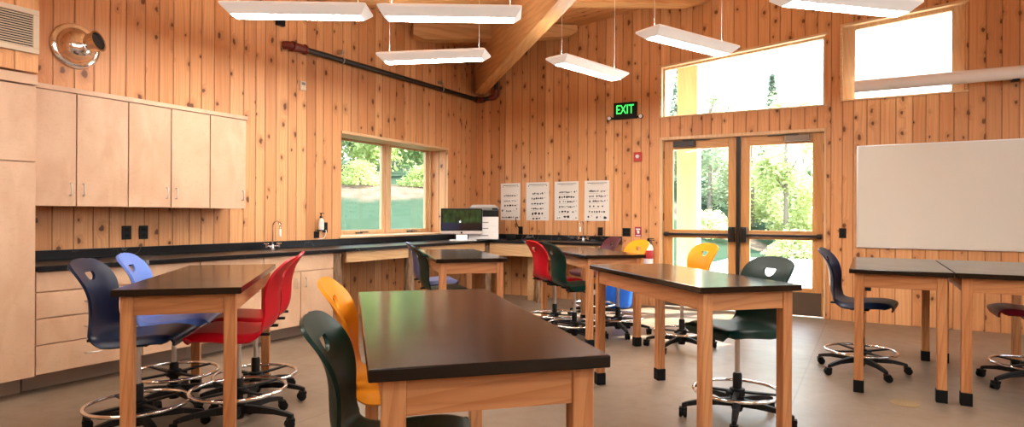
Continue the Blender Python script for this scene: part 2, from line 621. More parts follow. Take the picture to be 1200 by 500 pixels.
o3 = (ox, oy, oz)
mb = MB()
lb(mb, -0.38, -0.30, -2.888, -2.78, 0.927, 2.188, o3)
lb(mb, -0.38, -0.30, -0.835, -0.792, 0.927, 2.188, o3)
lb(mb, -0.38, -0.30, -2.78, -0.835, 2.165, 2.188, o3)
lb(mb, -0.38, -0.30, -2.78, -0.835, 0.927, 0.965, o3)
lb(mb, -0.38, -0.30, -1.775, -1.715, 0.965, 2.165, o3)
mb.build('window_frame', M['trim_z'], w1, 0.004)
for (a, b) in ((-2.78, -1.775), (-1.715, -0.835)):
    mb = MB()
    t_ = 0.062
    lb(mb, -0.37, -0.325, a, a + t_, 0.965, 2.165, o3)
    lb(mb, -0.37, -0.325, b - t_, b, 0.965, 2.165, o3)
    lb(mb, -0.37, -0.325, a + t_, b - t_, 0.965, 1.012, o3)
    lb(mb, -0.37, -0.325, a + t_, b - t_, 2.135, 2.165, o3)
    s = mb.build('sash', M['trim_z'], w1, 0.004)
    mb = MB()
    lb(mb, -0.352, -0.346, a + t_, b - t_, 1.012, 2.135, o3)
    mb.build('glass', M['glass'], s)
    mb = MB()
    m_ = (a + b) / 2
    lb(mb, -0.325, -0.295, m_ - 0.05, m_ + 0.05, 0.966, 0.982, o3)
    lb(mb, -0.31, -0.28, m_ + 0.02, m_ + 0.14, 0.978, 0.990, o3)
    mb.build('crank', M['bronze'], s, 0.003)
mb = MB()
lb(mb, -0.30, 0.03, -2.93, -0.75, 0.928, 0.952, o3)
mb.build('window_sill', M['trim_y'], w1, 0.004)
mb = MB()
lb(mb, -0.30, 0.02, -2.90, -0.78, 2.155, 2.188, o3)
mb.build('head_board', M['trim_y'], w1, 0.004)

# ------------------------------------------------------------------ transom and high window
w2 = empty('window_2', (3.93, 0.1, 2.535), 0, 'long sloped-top transom window above the double doors', 'window', None, 'structure')


def sloped_window(root, x0, x1, zb, topf, fw_, fl, fr_, name_y=(0.075, 0.135)):
    ox_, oy_, oz_ = root.location
    A = lambda x, y, z: (x - ox_, y - oy_, z - oz_)
    y0, y1 = name_y
    mb = MB()

    def hx(xa, xb, za0, za1, zb0, zb1, ya=y0, yb=y1):
        mb.hexa([A(xa, ya, za0), A(xb, ya, zb0), A(xb, yb, zb0), A(xa, yb, za0), A(xa, ya, za1), A(xb, ya, zb1), A(xb, yb, zb1), A(xa, yb, za1)])
    e = 0.002
    hx(x0 + e, x0 + fl, zb + e, topf(x0) - e, zb + e, topf(x0 + fl) - e)
    hx(x1 - fr_, x1 - e, zb + e, topf(x1 - fr_) - e, zb + e, topf(x1) - e)
    hx(x0 + fl, x1 - fr_, zb + e, zb + 0.022, zb + e, zb + 0.022)
    hx(x0 + fl, x1 - fr_, topf(x0 + fl) - fw_, topf(x0 + fl) - e, topf(x1 - fr_) - fw_, topf(x1 - fr_) - e)
    mb.build('window_frame', M['trim_z'], root, 0.004)
    mb = MB()
    y0_, y1_ = 0.10, 0.106
    hx(x0 + fl, x1 - fr_, zb + 0.022, topf(x0 + fl) - fw_, zb + 0.022, topf(x1 - fr_) - fw_, y0_, y1_)
    mb.build('glass', M['glass'], root)
    # thin casing round the opening, on the room side
    mb = MB()
    c = 0.022
    hx(x0 - c, x0 + 0.006, zb - 0.01, topf(x0) + c, zb - 0.01, topf(x0) + c, -0.012, 0.074)
    hx(x0 + 0.006, x1 + c, topf(x0) - 0.006, topf(x0) + c, topf(x1) - 0.006, topf(x1) + c, -0.012, 0.074)
    hx(x0 - c, x1 + c, zb - 0.012, zb + 0.006, zb - 0.012, zb + 0.006, -0.015, 0.074)
    mb.build('casing', M['trim_x'], root, 0.003)


sloped_window(w2, 2.94, 4.915, 2.535, tr_top, 0.028, 0.028, 0.028)
w3 = empty('window_3', (5.68, 0.1, 2.572), 0, 'smaller sloped-top high window above the whiteboard', 'window', None, 'structure')
sloped_window(w3, 5.09, 6.275, 2.572, w3_top, 0.05, 0.135, 0.12)

# unseen windows added to let fill daylight in
for k, (c, ax) in enumerate((((XR + 0.1, -3.45, 1.9), 'y'), ((XR + 0.1, -7.75, 1.9), 'y'))):
    hw = (1.85, 1.85, 1.45, 1.45)[k]
    r = empty('window_%d' % (k + 4), c, 0 if ax == 'x' else PI / 2, 'wide unseen window added to let in fill daylight', 'window', 'added fill daylight windows', 'structure')
    mb = MB()
    for a, b in ((-hw + 0.002, -hw + 0.07), (hw - 0.07, hw - 0.002), (-0.035, 0.035)):
        mb.box(a, b, -0.04, 0.04, 0.002, 1.398)
    mb.box(-hw + 0.07, hw - 0.07, -0.04, 0.04, 0.002, 0.07)
    mb.box(-hw + 0.07, hw - 0.07, -0.04, 0.04, 1.33, 1.398)
    f = mb.build('window_frame', M['trim_z'], r)
    MB().box(-hw + 0.07, hw - 0.07, -0.003, 0.003, 0.07, 1.33).build('glass', M['glass'], r)

# ------------------------------------------------------------------ double doors
tf = MB()
tf.box(2.925, 2.962, -0.02, 0.16, 0, 2.245)
tf.box(4.905, 4.93, -0.02, 0.16, 0, 2.245)
tf.box(2.925, 4.93, -0.02, 0.16, 2.222, 2.262)
struct(tf.build('trim_1', M['trim_z'], None, 0.004), 'pale wooden frame round the double doors', 'trim')
post = MB().box(3.903, 3.948, 0.02, 0.15, 0.0, 2.221)
struct(post.build('trim_2', M['bronze'], None, 0.003), 'dark metal mullion between the two door leaves', 'trim')


def door(n, x0, x1, gx0, gx1, hinge_left, label, closer):
    r = empty('door_%d' % n, (x0, 0.06, 0), 0, label, 'door', None, 'structure')
    y0, y1 = 0.0, 0.045
    w = x1 - x0
    g0, g1 = gx0 - x0, gx1 - x0
    mb = MB()
    mb.box(0, g0, y0, y1, 0.012, 2.218)
    mb.box(g1, w, y0, y1, 0.012, 2.218)
    mb.build('stile', M['door_z'], r, 0.003)
    mb = MB()
    mb.box(g0, g1, y0, y1, 2.10, 2.218)
    mb.box(g0, g1, y0, y1, 0.925, 1.035)
    mb.box(g0, g1, y0, y1, 0.012, 0.345)
    mb.build('rail', M['door_x'], r, 0.003)
    for a, b in ((1.035, 2.10), (0.345, 0.925)):
        MB().box(g0, g1, 0.018, 0.026, a, b).build('glass', M['glass'], r)
    MB().box(0.02, w - 0.02, -0.008, -0.001, 0.02, 0.295).build('kick_plate', M['kick'], r, 0.002)
    # panic bar
    mb = MB()
    mb.box(0.015, w - 0.015, -0.075, -0.035, 0.955, 0.990)
    lx0, lx1 = ((w - 0.085, w - 0.012) if hinge_left else (0.012, 0.085))
    bar = mb.build('panic_bar', M['bronze'], r, 0.006)
    mb = MB()
    mb.box(lx0, lx1, -0.085, -0.001, 0.885, 1.075)
    mb.box((lx0 + lx1) / 2 - 0.015, (lx0 + lx1) / 2 + 0.015, -0.11, -0.085, 0.93, 1.06)
    hx0 = 0.015 if hinge_left else w - 0.07
    mb.box(hx0, hx0 + 0.055, -0.05, -0.001, 0.945, 1.0)
    mb.build('latch_case', M['bronze'], bar, 0.006)
    c0, c1 = closer[0] - x0, closer[1] - x0
    mb = MB()
    mb.box(c0, c1, -0.062, -0.001, 2.125, 2.20)
    cl = mb.build('door_closer', M[closer[2]], r, 0.006)
    mb = MB()
    d = 1 if hinge_left else -1
    mx = (c0 + c1) / 2
    mb.hexa([(mx - 0.02, -0.05, 2.202), (mx + 0.02, -0.05, 2.202), (mx + d * 0.32 + 0.015, -0.03, 2.202), (mx + d * 0.32 - 0.015, -0.03, 2.202),
             (mx - 0.02, -0.05, 2.213), (mx + 0.02, -0.05, 2.213), (mx + d * 0.32 + 0.015, -0.03, 2.213), (mx + d * 0.32 - 0.015, -0.03, 2.213)])
    mb.build('closer_arm', M['bronze'], cl)
    for z in (0.25, 1.15, 1.98):
        hx = -0.004 if hinge_left else w + 0.004
        MB().cyl((hx, -0.008, z), (hx, -0.008, z + 0.10), 0.008, 8).build('hinge', M['bronze'], r)
    return r


door(1, 2.966, 3.899, 3.089, 3.799, True, 'glazed wooden door leaf beside the fire alarm side of the doorway', (3.10, 3.385, 'bronze'))
door(2, 3.952, 4.90, 4.064, 4.78, False, 'glazed wooden door leaf beside the whiteboard side of the doorway', (4.467, 4.747, 'kick'))

# ------------------------------------------------------------------ counter along two walls
CT, CB, CF = 0.852, 0.817, 0.634
c = empty('counter', (0.3, -3, 0.82), 0, 'long black stone worktop with backsplash running round the corner', 'counter')
o3 = (0.3, -3, 0.82)
mb = MB()
lb(mb, 0.002, CF, -6.185, -0.002, CB, CT, o3)
lb(mb, CF, 2.40, -CF, -0.002, CB, CT, o3)
mb.build('worktop', M['stone'], c, 0.003)
mb = MB()
lb(mb, 0.002, 0.022, -6.185, -0.002, CT, 0.925, o3)
lb(mb, 0.022, 2.40, -0.022, -0.002, CT, 0.925, o3)
mb.build('backsplash', M['stone'], c, 0.002)


def handle_v(parent, y, z, h=0.085, x=0.0):
    mb = MB()
    mb.tube([(x, y, z - h / 2), (x + 0.022, y, z - h / 2), (x + 0.026, y, z - h / 2 + 0.008), (x + 0.026, y, z + h / 2 - 0.008), (x + 0.022, y, z + h / 2), (x, y, z + h / 2)], 0.0042, 8)
    return mb.build('handle', M['steel'], parent, 0, 60)


def handle_h(parent, y, z, w=0.10, x=0.0):
    mb = MB()
    mb.tube([(x, y - w / 2, z), (x + 0.022, y - w / 2, z), (x + 0.026, y - w / 2 + 0.008, z), (x + 0.026, y + w / 2 - 0.008, z), (x + 0.022, y + w / 2, z), (x, y + w / 2, z)], 0.0042, 8)
    return mb.build('handle', M['steel'], parent, 0, 60)


BX = 0.604
KX = 0.42
GAP = 0.004


def base_unit(y0, y1, fronts, label):
    """fronts: list of (ya, yb, z0, z1, kind, handle_y) relative to world."""
    r = empty('base_cabinet', (0, (y0 + y1) / 2, 0), 0, label, 'cabinet', 'base cabinets under the counter')
    ym = (y0 + y1) / 2
    MB().box(0.004, BX - 0.02, y0 - ym + 0.001, y1 - ym - 0.001, 0.13, CB - 0.001).build('carcass', M['maple'], r)
    MB().box(0.004, KX, y0 - ym + 0.001, y1 - ym - 0.001, 0.001, 0.129).build('plinth', M['plinth'], r)
    for (ya, yb, z0, z1, kind, hy) in fronts:
        f = MB().box(BX - 0.018, BX, ya - ym + GAP, yb - ym - GAP, z0 + GAP, z1 - GAP).build(kind, M['maple'], r, 0.0015)
        if hy is not None:
            if kind == 'drawer_front':
                handle_h(f, hy - ym, (z0 + z1) / 2, x=BX)
            else:
                handle_v(f, hy - ym, z1 - 0.11, x=BX)
    return r


def drawers(y0, y1, label):
    zs = (0.13, 0.327, 0.502, 0.677, CB - 0.002)
    hy = (y0 + y1) / 2
    return base_unit(y0, y1, [(y0, y1, zs[i], zs[i + 1], 'drawer_front', hy) for i in range(4)], label)


drawers(-6.183, -5.49, 'wide maple four-drawer base cabinet next to the tall cabinet')
drawers(-5.49, -5.03, 'narrower maple four-drawer base cabinet behind the light blue chair')
drawers(-5.03, -4.42, 'maple four-drawer base cabinet behind the two red chairs')
base_unit(-4.42, -3.581, [(-4.42, -3.581, 0.655, CB - 0.002, 'false_front', None),
                          (-4.42, -4.0, 0.13, 0.655, 'cabinet_door', -4.055), (-4.0, -3.581, 0.13, 0.655, 'cabinet_door', -3.945)],
          'maple sink cabinet with a pair of doors at the end of the counter run')

# knee spaces: aprons, log posts and support boards
for y0, y1, lab in ((-3.40, -2.40, 'pale apron board under the counter below the window'), (-2.18, -0.72, 'pale apron board under the counter below the computer')):
    tag(MB().box(0.575, 0.605, y0, y1, 0.70, CB - 0.001).build('apron_board', M['apron'], None, 0.002), lab, 'board', 'counter aprons')
tag(MB().box(0.61, 1.33, -0.605, -0.575, 0.635, CB - 0.001).build('apron_board', M['apron_x'], None, 0.002), 'pale apron board under the end-wall counter beside the log post', 'board', 'counter aprons')
tag(MB().box(1.47, 2.24, -0.605, -0.575, 0.70, CB - 0.001).build('apron_board', M['apron_x'], None, 0.002), 'pale apron board under the sink end of the end-wall counter', 'board', 'counter aprons')


def log_post(x, y, r, label):
    mb = MB()
    rr = random.Random(int(x * 100))
    n = 16
    prof = []
    for k in range(12):
        z = 0.001 + (CB - 0.004) * k / 11
        prof.append((r * (1 + rr.uniform(-0.05, 0.05)), z))
    mb.lathe(prof, n)
    for p in mb.v:
        f = 1 + 0.10 * noise.noise(Vector((p.x * 25, p.y * 25, p.z * 3)))
        p.x *= f
        p.y *= f
    return tag(mb.build('log_post', M['log'], None, 0, 60, loc=(x, y, 0)), label, 'post', 'log posts under the counter')


log_post(0.535, -3.49, 0.062, 'rough log post under the counter beside the sink cabinet')
log_post(0.53, -2.29, 0.062, 'rough log post under the counter behind the slate chair')
log_post(1.40, -0.53, 0.06, 'rough log post under the end-wall counter near the red chair')
log_post(0.545, -0.545, 0.055, 'rough log post under the inner corner of the counter')
tag(MB().box(1.14, 1.24, -0.42, -0.38, 0.001, CB - 0.001).build('support_board', M['apron'], None, 0.002), 'upright pale support board under the end-wall counter', 'board')
tag(MB().box(2.245, 2.285, -0.57, -0.025, 0.001, CB - 0.001).build('end_panel', M['apron_x'], None, 0.002), 'pale end panel closing the end-wall counter', 'panel')

# ------------------------------------------------------------------ wall cabinets
UX = 0.345


def wall_unit(doors, label):
    y0, y1 = doors[0][0], doors[-1][1]
    ym = (y0 + y1) / 2
    r = empty('wall_cabinet', (0, ym, 1.255), 0, label, 'cabinet', 'wall cabinets above the counter')
    MB().box(0.003, UX - 0.02, y0 - ym + 0.001, y1 - ym - 0.001, 0, 0.82).build('carcass', M['maple'], r)
    for (a, b, hy) in doors:
        d = MB().box(UX - 0.018, UX, a - ym + GAP, b - ym - GAP, 0.0, 0.82 - GAP).build('cabinet_door', M['maple'], r, 0.0015)
        handle_v(d, hy - ym, 0.12, 0.085, UX)
    return r


wall_unit([(-6.178, -5.825, -5.867), (-5.825, -5.462, -5.783)], 'two-door maple wall cabinet next to the tall cabinet')
wall_unit([(-5.462, -5.122, -5.162), (-5.122, -4.775, -5.083)], 'two-door maple wall cabinet in the middle of the row')
wall_unit([(-4.775, -4.415, -4.455)], 'single-door maple wall cabinet at the window end of the row')
tag(MB().box(0.003, UX + 0.003, -6.178, -4.40, 2.077, 2.112).build('top_moulding', M['maple'], None, 0.002), 'flat maple top board lying along the wall cabinets', 'board')

# tall cabinet
r = empty('tall_cabinet', (0, -6.9, 0), 0, 'full-height maple cabinet at the end of the counter', 'cabinet')
TX = 0.63
MB().box(0.003, TX - 0.02, -0.72, 0.708, 0.131, 2.03).build('carcass', M['maple'], r)
MB().box(0.003, 0.44, -0.72, 0.70, 0.001, 0.13).build('plinth', M['plinth'], r)
for a, b, hy in ((-0.72, -0.01, -0.08), (-0.01, 0.708, 0.06)):
    d = MB().box(TX - 0.018, TX, a + GAP, b - GAP, 0.131, 1.535 - GAP).build('cabinet_door', M['maple'], r, 0.0015)
    handle_v(d, hy, 1.02, 0.085, TX)
    MB().box(TX - 0.018, TX, a + GAP, b - GAP, 1.535 + GAP, 2.03).build('cabinet_door', M['maple'], r, 0.0015)
MB().box(0.003, TX + 0.004, -0.72, 0.712, 2.04, 2.105).build('crown_board', M['maple'], r, 0.002)

# vent in the chase
v = empty('vent_grille', (CHX, -6.61, 2.24), 0, 'tan metal air vent grille above the tall cabinet', 'vent')
mb = MB()
W2, H2, fr = 0.425, 0.285, 0.035
mb.box(0.001, 0.016, -W2, W2, 0, fr)
mb.box(0.001, 0.016, -W2, W2, H2 - fr, H2)
mb.box(0.001, 0.016, -W2, -W2 + fr, fr, H2 - fr)
mb.box(0.001, 0.016, W2 - fr, W2, fr, H2 - fr)
mb.build('grille_frame', M['ventm'], v, 0.003)
mb = MB()
for i in range(14):
    z = fr + (H2 - 2 * fr) * (i + 0.5) / 14
    mb.hexa([(0.002, -W2 + fr, z - 0.001), (0.013, -W2 + fr, z - 0.007), (0.013, W2 - fr, z - 0.007), (0.002, W2 - fr, z - 0.001),
             (0.002, -W2 + fr, z + 0.004), (0.013, -W2 + fr, z - 0.002), (0.013, W2 - fr, z - 0.002), (0.002, W2 - fr, z + 0.004)])
mb.build('louver', M['ventm'], v)
MB().box(0.0005, 0.0018, -W2 + fr, W2 - fr, fr, H2 - fr).build('backing', M['dark'], v)

# polished dome with a dark tube mouth
dm = empty('dome_fitting', (0.0, -5.68, 2.50), 0, 'polished metal dome with a dark round opening on the pine wall', 'vent')
RX = Matrix.Rotation(PI / 2, 4, 'Y')
mb = MB()
mb.lathe([(0.0, 0.001), (0.172, 0.001), (0.176, 0.008), (0.168, 0.016), (0.145, 0.020), (0.135, 0.024), (0.128, 0.045), (0.108, 0.075), (0.075, 0.098), (0.04, 0.110), (0.0, 0.114)], 40, RX)
mb.build('dome', M['chrome'], dm, 0, 50)
ax = Vector((0.86, 0.46, 0.24)).normalized()
q = ax.to_track_quat('Z', 'Y').to_matrix().to_4x4()
Mt = Matrix.Translation(Vector((0.035, 0.055, 0.025))) @ q @ Matrix.Diagonal((1.2, 1.2, 1.0, 1.0))
MB().lathe([(0.060, 0.0), (0.060, 0.098), (0.068, 0.100), (0.068, 0.108), (0.056, 0.108), (0.052, 0.06)], 28, Mt).build('spout', M['chrome'], dm, 0, 40)
MB().lathe([(0.0, 0.085), (0.0525, 0.085), (0.0525, 0.088), (0, 0.088)], 24, Mt).build('opening', M['dark'], dm)

# ------------------------------------------------------------------ faucets
def faucet(loc, rz, label):
    r = empty('faucet', loc, rz, label, 'faucet', 'gooseneck faucets')
    mb = MB().lathe([(0.0, 0), (0.026, 0), (0.026, 0.008), (0.016, 0.014), (0.013, 0.05), (0.0, 0.05)], 18)
    mb.cyl((0, -0.075, 0.032), (0, 0.075, 0.032), 0.009, 10)
    mb.build('body', M['chrome'], r, 0, 40)
    pts = [(0, 0, 0.04), (0, 0, 0.22)]
    for i in range(1, 11):
        a = PI * i / 10
        pts.append((0.055 - 0.055 * math.cos(a), 0, 0.22 + 0.065 * math.sin(a)))
    pts.append((0.11, 0, 0.195))
    nk = MB().tube(pts, 0.0075, 10).build('neck', M['chrome'], r, 0, 60)
    MB().lathe([(0.010, 0.13), (0.013, 0.14), (0.012, 0.20), (0.009, 0.205)], 14, Matrix.Translation((0.11, 0, 0))).build('nozzle', M['white'], nk, 0, 40)
    for s in (-1, 1):
        mb = MB()
        mb.cyl((0, s * 0.075, 0.02), (0, s * 0.075, 0.055), 0.012, 12)
        mb.cyl((-0.03, s * 0.075, 0.058), (0.03, s * 0.075, 0.058), 0.006, 8)
        mb.cyl((0, s * 0.075 - 0.03, 0.058), (0, s * 0.075 + 0.03, 0.058), 0.006, 8)
        mb.build('cross_handle', M['chrome'], r, 0, 50)
    return r


faucet((0.17, -3.98, CT + 0.001), 0, 'chrome gooseneck faucet behind the sink cabinet with doors')
faucet((1.885, -0.16, CT + 0.001), -PI / 2, 'chrome gooseneck faucet at the end wall below the posters')


# ------------------------------------------------------------------ outlets and small wall things
def outlet(pos, wall, label, w=0.075, h=0.115, duplex=1):
    rz = 0 if wall == 'x' else -PI / 2
    r = empty('wall_outlet', pos, rz, label, 'outlet', 'black wall outlets')
    MB().box(0.001, 0.008, -w / 2, w / 2, -h / 2, h / 2).build('cover_plate', M['blackp'], r, 0.002)
    for k in range(duplex):
        oy_ = (k - (duplex - 1) / 2) * 0.05
        for s in (-1, 1):
            MB().box(0.008, 0.0105, oy_ - 0.016, oy_ + 0.016, s * h * 0.21 - h * 0.12, s * h * 0.21 + h * 0.12).build('socket', M['rubber'], r, 0.001)
    return r


outlet((0, -5.292, 1.045), 'x', 'first black outlet from the tall cabinet under the wall cabinets')
outlet((0, -5.155, 1.045), 'x', 'second black outlet from the tall cabinet under the wall cabinets')
outlet((0, -3.262, 0.980), 'x', 'black outlet directly under the soap bottle', 0.075, 0.075)
outlet((0, -3.14, 1.06), 'x', 'black outlet beside the soap bottle with a cord hanging down')
outlet((0.785, 0, 0.985), 'y', 'black outlet under the poster next to the printer')
outlet((2.075, 0, 0.99), 'y', 'black outlet beside the end-wall faucet')
outlet((2.462, 0, 0.985), 'y', 'square double black outlet beside the small red sign', 0.115, 0.115, 2)
outlet((5.105, 0, 1.02), 'y', 'black outlet between the doors and the whiteboard')
outlet((5.36, 0, 0.42), 'y', 'low black outlet on the wall under the whiteboard')

mb = MB().tube([(0.008, -3.135, 1.03), (0.022, -3.135, 1.02), (0.02, -3.145, 0.975), (0.03, -3.18, 0.94), (0.03, -3.26, 0.932)], 0.004, 8)
tag(mb.build('power_cord', M['white'], None, 0, 60), 'short white cord hanging from the outlet by the soap bottle', 'cord')
mb = MB().tube([(0.70, -0.008, 1.16), (0.715, -0.014, 1.10), (0.75, -0.014, 1.03), (0.782, -0.016, 1.0)], 0.006, 8)
tag(mb.build('power_cord', M['blackp'], None, 0, 60), 'dark cord slanting down to the outlet beside the printer', 'cord')

sb = empty('soap_bottle', (0.045, -3.235, 1.035), 0, 'white soap bottle with black pump on the pine wall', 'bottle')
MB().lathe([(0.0, 0), (0.030, 0), (0.032, 0.006), (0.032, 0.10), (0.026, 0.118), (0.012, 0.126), (0.012, 0.132), (0, 0.132)], 22).build('bottle_body', M['white'], sb, 0, 40)
mb = MB().lathe([(0.0, 0.132), (0.015, 0.132), (0.015, 0.150), (0.006, 0.153), (0.006, 0.175), (0.012, 0.177), (0.012, 0.188), (0, 0.188)], 16)
mb.box(0.0, 0.042, -0.006, 0.006, 0.179, 0.187)
mb.build('pump', M['blackp'], sb, 0, 40)
MB().box(-0.044, 0.03, -0.03, 0.03, -0.012, -0.001).build('bracket', M['blackp'], sb, 0.002)

th = empty('thermostat', (0, -3.47, 2.555), 0, 'cream thermostat high on the pine wall under the pipe', 'thermostat')
MB().box(0.001, 0.022, -0.04, 0.04, 0, 0.10).build('housing', M['cream'], th, 0.005)
MB().box(0.022, 0.024, -0.026, 0.026, 0.055, 0.085).build('display', M['inkg'], th)
jb = empty('junction_box', (0, -3.78, 3.17), 0, 'small black junction box high on the wall above the pipe end', 'box')
MB().box(0.001, 0.05, -0.045, 0.045, 0, 0.10).build('box_body', M['blackp'], jb, 0.004)
MB().box(0.05, 0.054, -0.038, 0.038, 0.008, 0.092).build('cover_plate', M['rubber'], jb, 0.002)

# exit sign
ex = empty('exit_sign', (2.445, 0, 2.545), 0, 'black exit sign with lit green letters and two small lamps', 'sign')
mb = MB().box(-0.165, 0.165, -0.05, -0.001, 0.0, 0.225)
mb.build('housing', M['blackp'], ex, 0.006)
cu = bpy.data.curves.new('letters', 'FONT')
cu.body = 'EXIT'
cu.align_x = 'CENTER'
cu.align_y = 'CENTER'
cu.size = 0.175
cu.extrude = 0.002
cu.offset = 0.0015
tx = bpy.data.objects.new('tmp', cu)
COL.objects.link(tx)
bpy.context.view_layer.update()
me = bpy.data.meshes.new_from_object(tx.evaluated_get(bpy.context.evaluated_depsgraph_get()))
bpy.data.objects.remove(tx)
me.materials.clear()
me.materials.append(M['exit'])
lt = bpy.data.objects.new('letters', me)
COL.objects.link(lt)
lt.parent = ex
lt.location = (0.0, -0.0525, 0.122)
lt.rotation_euler = (PI / 2, 0, 0)
lt.scale = (0.72, 1.0, 1.0)
for s in (-1, 1):
    mb = MB()
    mb.box(min(s * 0.165, s * 0.215), max(s * 0.165, s * 0.215), -0.035, -0.015, 0.005, 0.03)
    arm = mb.build('lamp_arm', M['blackp'], ex, 0.003)
    Ml = Matrix.Translation((s * 0.225, -0.03, 0.02)) @ Matrix.Rotation(PI / 2, 4, 'X')
    hd = MB().lathe([(0.0, -0.02), (0.022, -0.018), (0.032, 0.01), (0.033, 0.028), (0.027, 0.028)], 18, Ml).build('lamp_head', M['blackp'], arm, 0, 40)
    MB().lathe([(0.0, 0.024), (0.028, 0.024), (0.024, 0.034), (0, 0.038)], 16, Ml).build('lamp_lens', M['white'], arm, 0, 40)

al = empty('fire_alarm', (2.622, 0, 1.955), 0, 'red fire alarm strobe on the wall beside the doors', 'alarm')
MB().box(-0.057, 0.057, -0.03, -0.001, 0, 0.125).build('housing', M['alarm'], al, 0.006)
MB().lathe([(0.0, 0), (0.028, 0), (0.024, 0.016), (0, 0.022)], 18, Matrix.Translation((0.0, -0.03, 0.065)) @ Matrix.Rotation(PI / 2, 4, 'X')).build('strobe', M['white'], al, 0, 40)

sg = empty('safety_sign', (2.628, 0, 0.925), 0, 'small red and white sign on the wall above the extinguisher', 'sign')
MB().box(-0.047, 0.047, -0.004, -0.0008, 0, 0.135).build('plate', plain('sign red', (0.36, 0.03, 0.06), 0.5), sg)
mb = MB()
mb.box(-0.03, 0.03, -0.0048, -0.0041, 0.095, 0.112)
mb.box(-0.012, 0.018, -0.0048, -0.0041, 0.045, 0.085)
mb.box(-0.018, -0.008, -0.0048, -0.0041, 0.07, 0.09)
mb.box(-0.034, 0.034, -0.0048, -0.0041, 0.012, 0.024)
mb.build('marking', M['white'], sg)

fe = empty('fire_extinguisher', (2.80, -0.085, 0.56), 0, 'white and red fire extinguisher hanging beside the door frame', 'extinguisher')
MB().lathe([(0.0, 0.0), (0.058, 0.0), (0.065, 0.012), (0.065, 0.22), (0.055, 0.255), (0.025, 0.275), (0.022, 0.285), (0, 0.285)], 26).build('cylinder', M['white'], fe, 0, 40)
MB().lathe([(0.0655, 0.08), (0.0662, 0.081), (0.0662, 0.19), (0.0655, 0.191)], 26).build('label_band', M['alarm'], fe, 0, 40)
mb = MB().cyl((0, 0, 0.285), (0, 0, 0.32), 0.018, 12)
mb.box(-0.012, 0.085, -0.01, 0.01, 0.322, 0.332)
mb.box(-0.012, 0.075, -0.01, 0.01, 0.342, 0.352)
mb.box(-0.015, 0.01, -0.011, 0.011, 0.315, 0.35)
mb.build('valve', M['blackp'], fe, 0.002)
MB().tube([(-0.015, 0, 0.305), (-0.06, -0.01, 0.29), (-0.078, -0.015, 0.22), (-0.074, -0.02, 0.12)], 0.009, 8).build('hose', M['rubber'], fe, 0, 60)
MB().box(-0.02, 0.02, 0.066, 0.084, 0.16, 0.33).build('bracket', M['steel'], fe)


# ------------------------------------------------------------------ posters
def poster(x0, x1, z0, z1, rows, seed, label):
    r = empty('poster', ((x0 + x1) / 2, 0, z0), 0, label, 'poster', 'four posters on the pine wall')
    w, h = x1 - x0, z1 - z0
    MB().box(-w / 2, w / 2, -0.003, -0.001, 0, h).build('sheet', M['paper'], r)
    rr = random.Random(seed)
    ink, grey = MB(), MB()
    Y0, Y1 = -0.0038, -0.0031

    def blob(mb, cx, cz, a, b):
        n = rr.randint(6, 9)
        ph = rr.uniform(0, 6)
        pl = []
        for i in range(n):
            t = 2 * PI * i / n
            f = rr.uniform(0.72, 1.15)
            pl.append((cx + a * f * math.cos(t + ph * 0), cz + b * f * math.sin(t)))
        Mx = Matrix(((1, 0, 0, 0), (0, 0, 1, 0), (0, 1, 0, 0), (0, 0, 0, 1)))
        mb.prism(pl, Y0, Y1, Mx)
    # heading rules
    ink.box(-w * 0.38, w * 0.40, Y0, Y1, h * 0.935, h * 0.948)
    grey.box(-w * 0.24, w * 0.28, Y0, Y1, h * 0.900, h * 0.908)
    if rows[0][0] == 'pins':
        for s in (-1, 1):
            blob(ink, s * w * 0.39, h * 0.905, w * 0.022, w * 0.022)
    for z, x_a, x_b, n, sz in rows[1:]:
        for i in range(n):
            if rr.random() < 0.08:
                continue
            cx = w * (x_a + (x_b - x_a) * (i + 0.5) / n)
            blob(ink, cx + rr.uniform(-0.004, 0.004), h * z + rr.uniform(-0.004, 0.004), w * (x_b - x_a) / n * rr.uniform(0.28, 0.52), h * sz * rr.uniform(0.7, 1.2))
        grey.box(w * x_a, w * (x_a + (x_b - x_a) * 0.6), Y0, Y1, h * (z - sz * 2.2), h * (z - sz * 2.2) + 0.003)
        if rr.random() < 0.7:
            blob(grey, w * (x_b + 0.055), h * (z + 0.02), w * 0.018, h * 0.016)
    ink.build('figure_print', M['ink'], r)
    grey.build('caption_print', M['inkg'], r)
    return r


poster(0.432, 0.772, 1.138, 1.700, [('pins',), (0.665, -0.34, 0.30, 8, 0.020), (0.52, -0.34, 0.30, 8, 0.016), (0.395, -0.34, 0.30, 5, 0.028), (0.24, -0.22, 0.12, 5, 0.02), (0.30, 0.28, 0.38, 1, 0.03), (0.26, -0.44, -0.37, 1, 0.045), (0.07, -0.45, 0.42, 9, 0.026)], 3,
       'poster with rows of small figures nearest the printer')
poster(0.880, 1.262, 1.135, 1.704, [('pins',), (0.705, -0.24, 0.26, 6, 0.026), (0.575, -0.28, 0.27, 6, 0.028), (0.44, -0.28, 0.28, 5, 0.024), (0.31, -0.30, 0.28, 7, 0.026), (0.18, -0.28, 0.28, 4, 0.034), (0.055, -0.24, 0.28, 4, 0.028)], 5,
       'second poster from the printer, with two black pins at the top')
poster(1.355, 1.738, 1.140, 1.706, [('none',), (0.725, -0.33, 0.36, 10, 0.024), (0.60, -0.33, 0.34, 7, 0.030), (0.48, -0.33, 0.36, 8, 0.026), (0.35, -0.33, 0.36, 9, 0.022), (0.22, -0.34, 0.34, 6, 0.026), (0.09, -0.15, 0.15, 2, 0.035), (0.07, -0.42, -0.24, 2, 0.02), (0.07, 0.25, 0.44, 2, 0.02)], 8,
       'third poster from the printer, six crowded rows of dark figures')
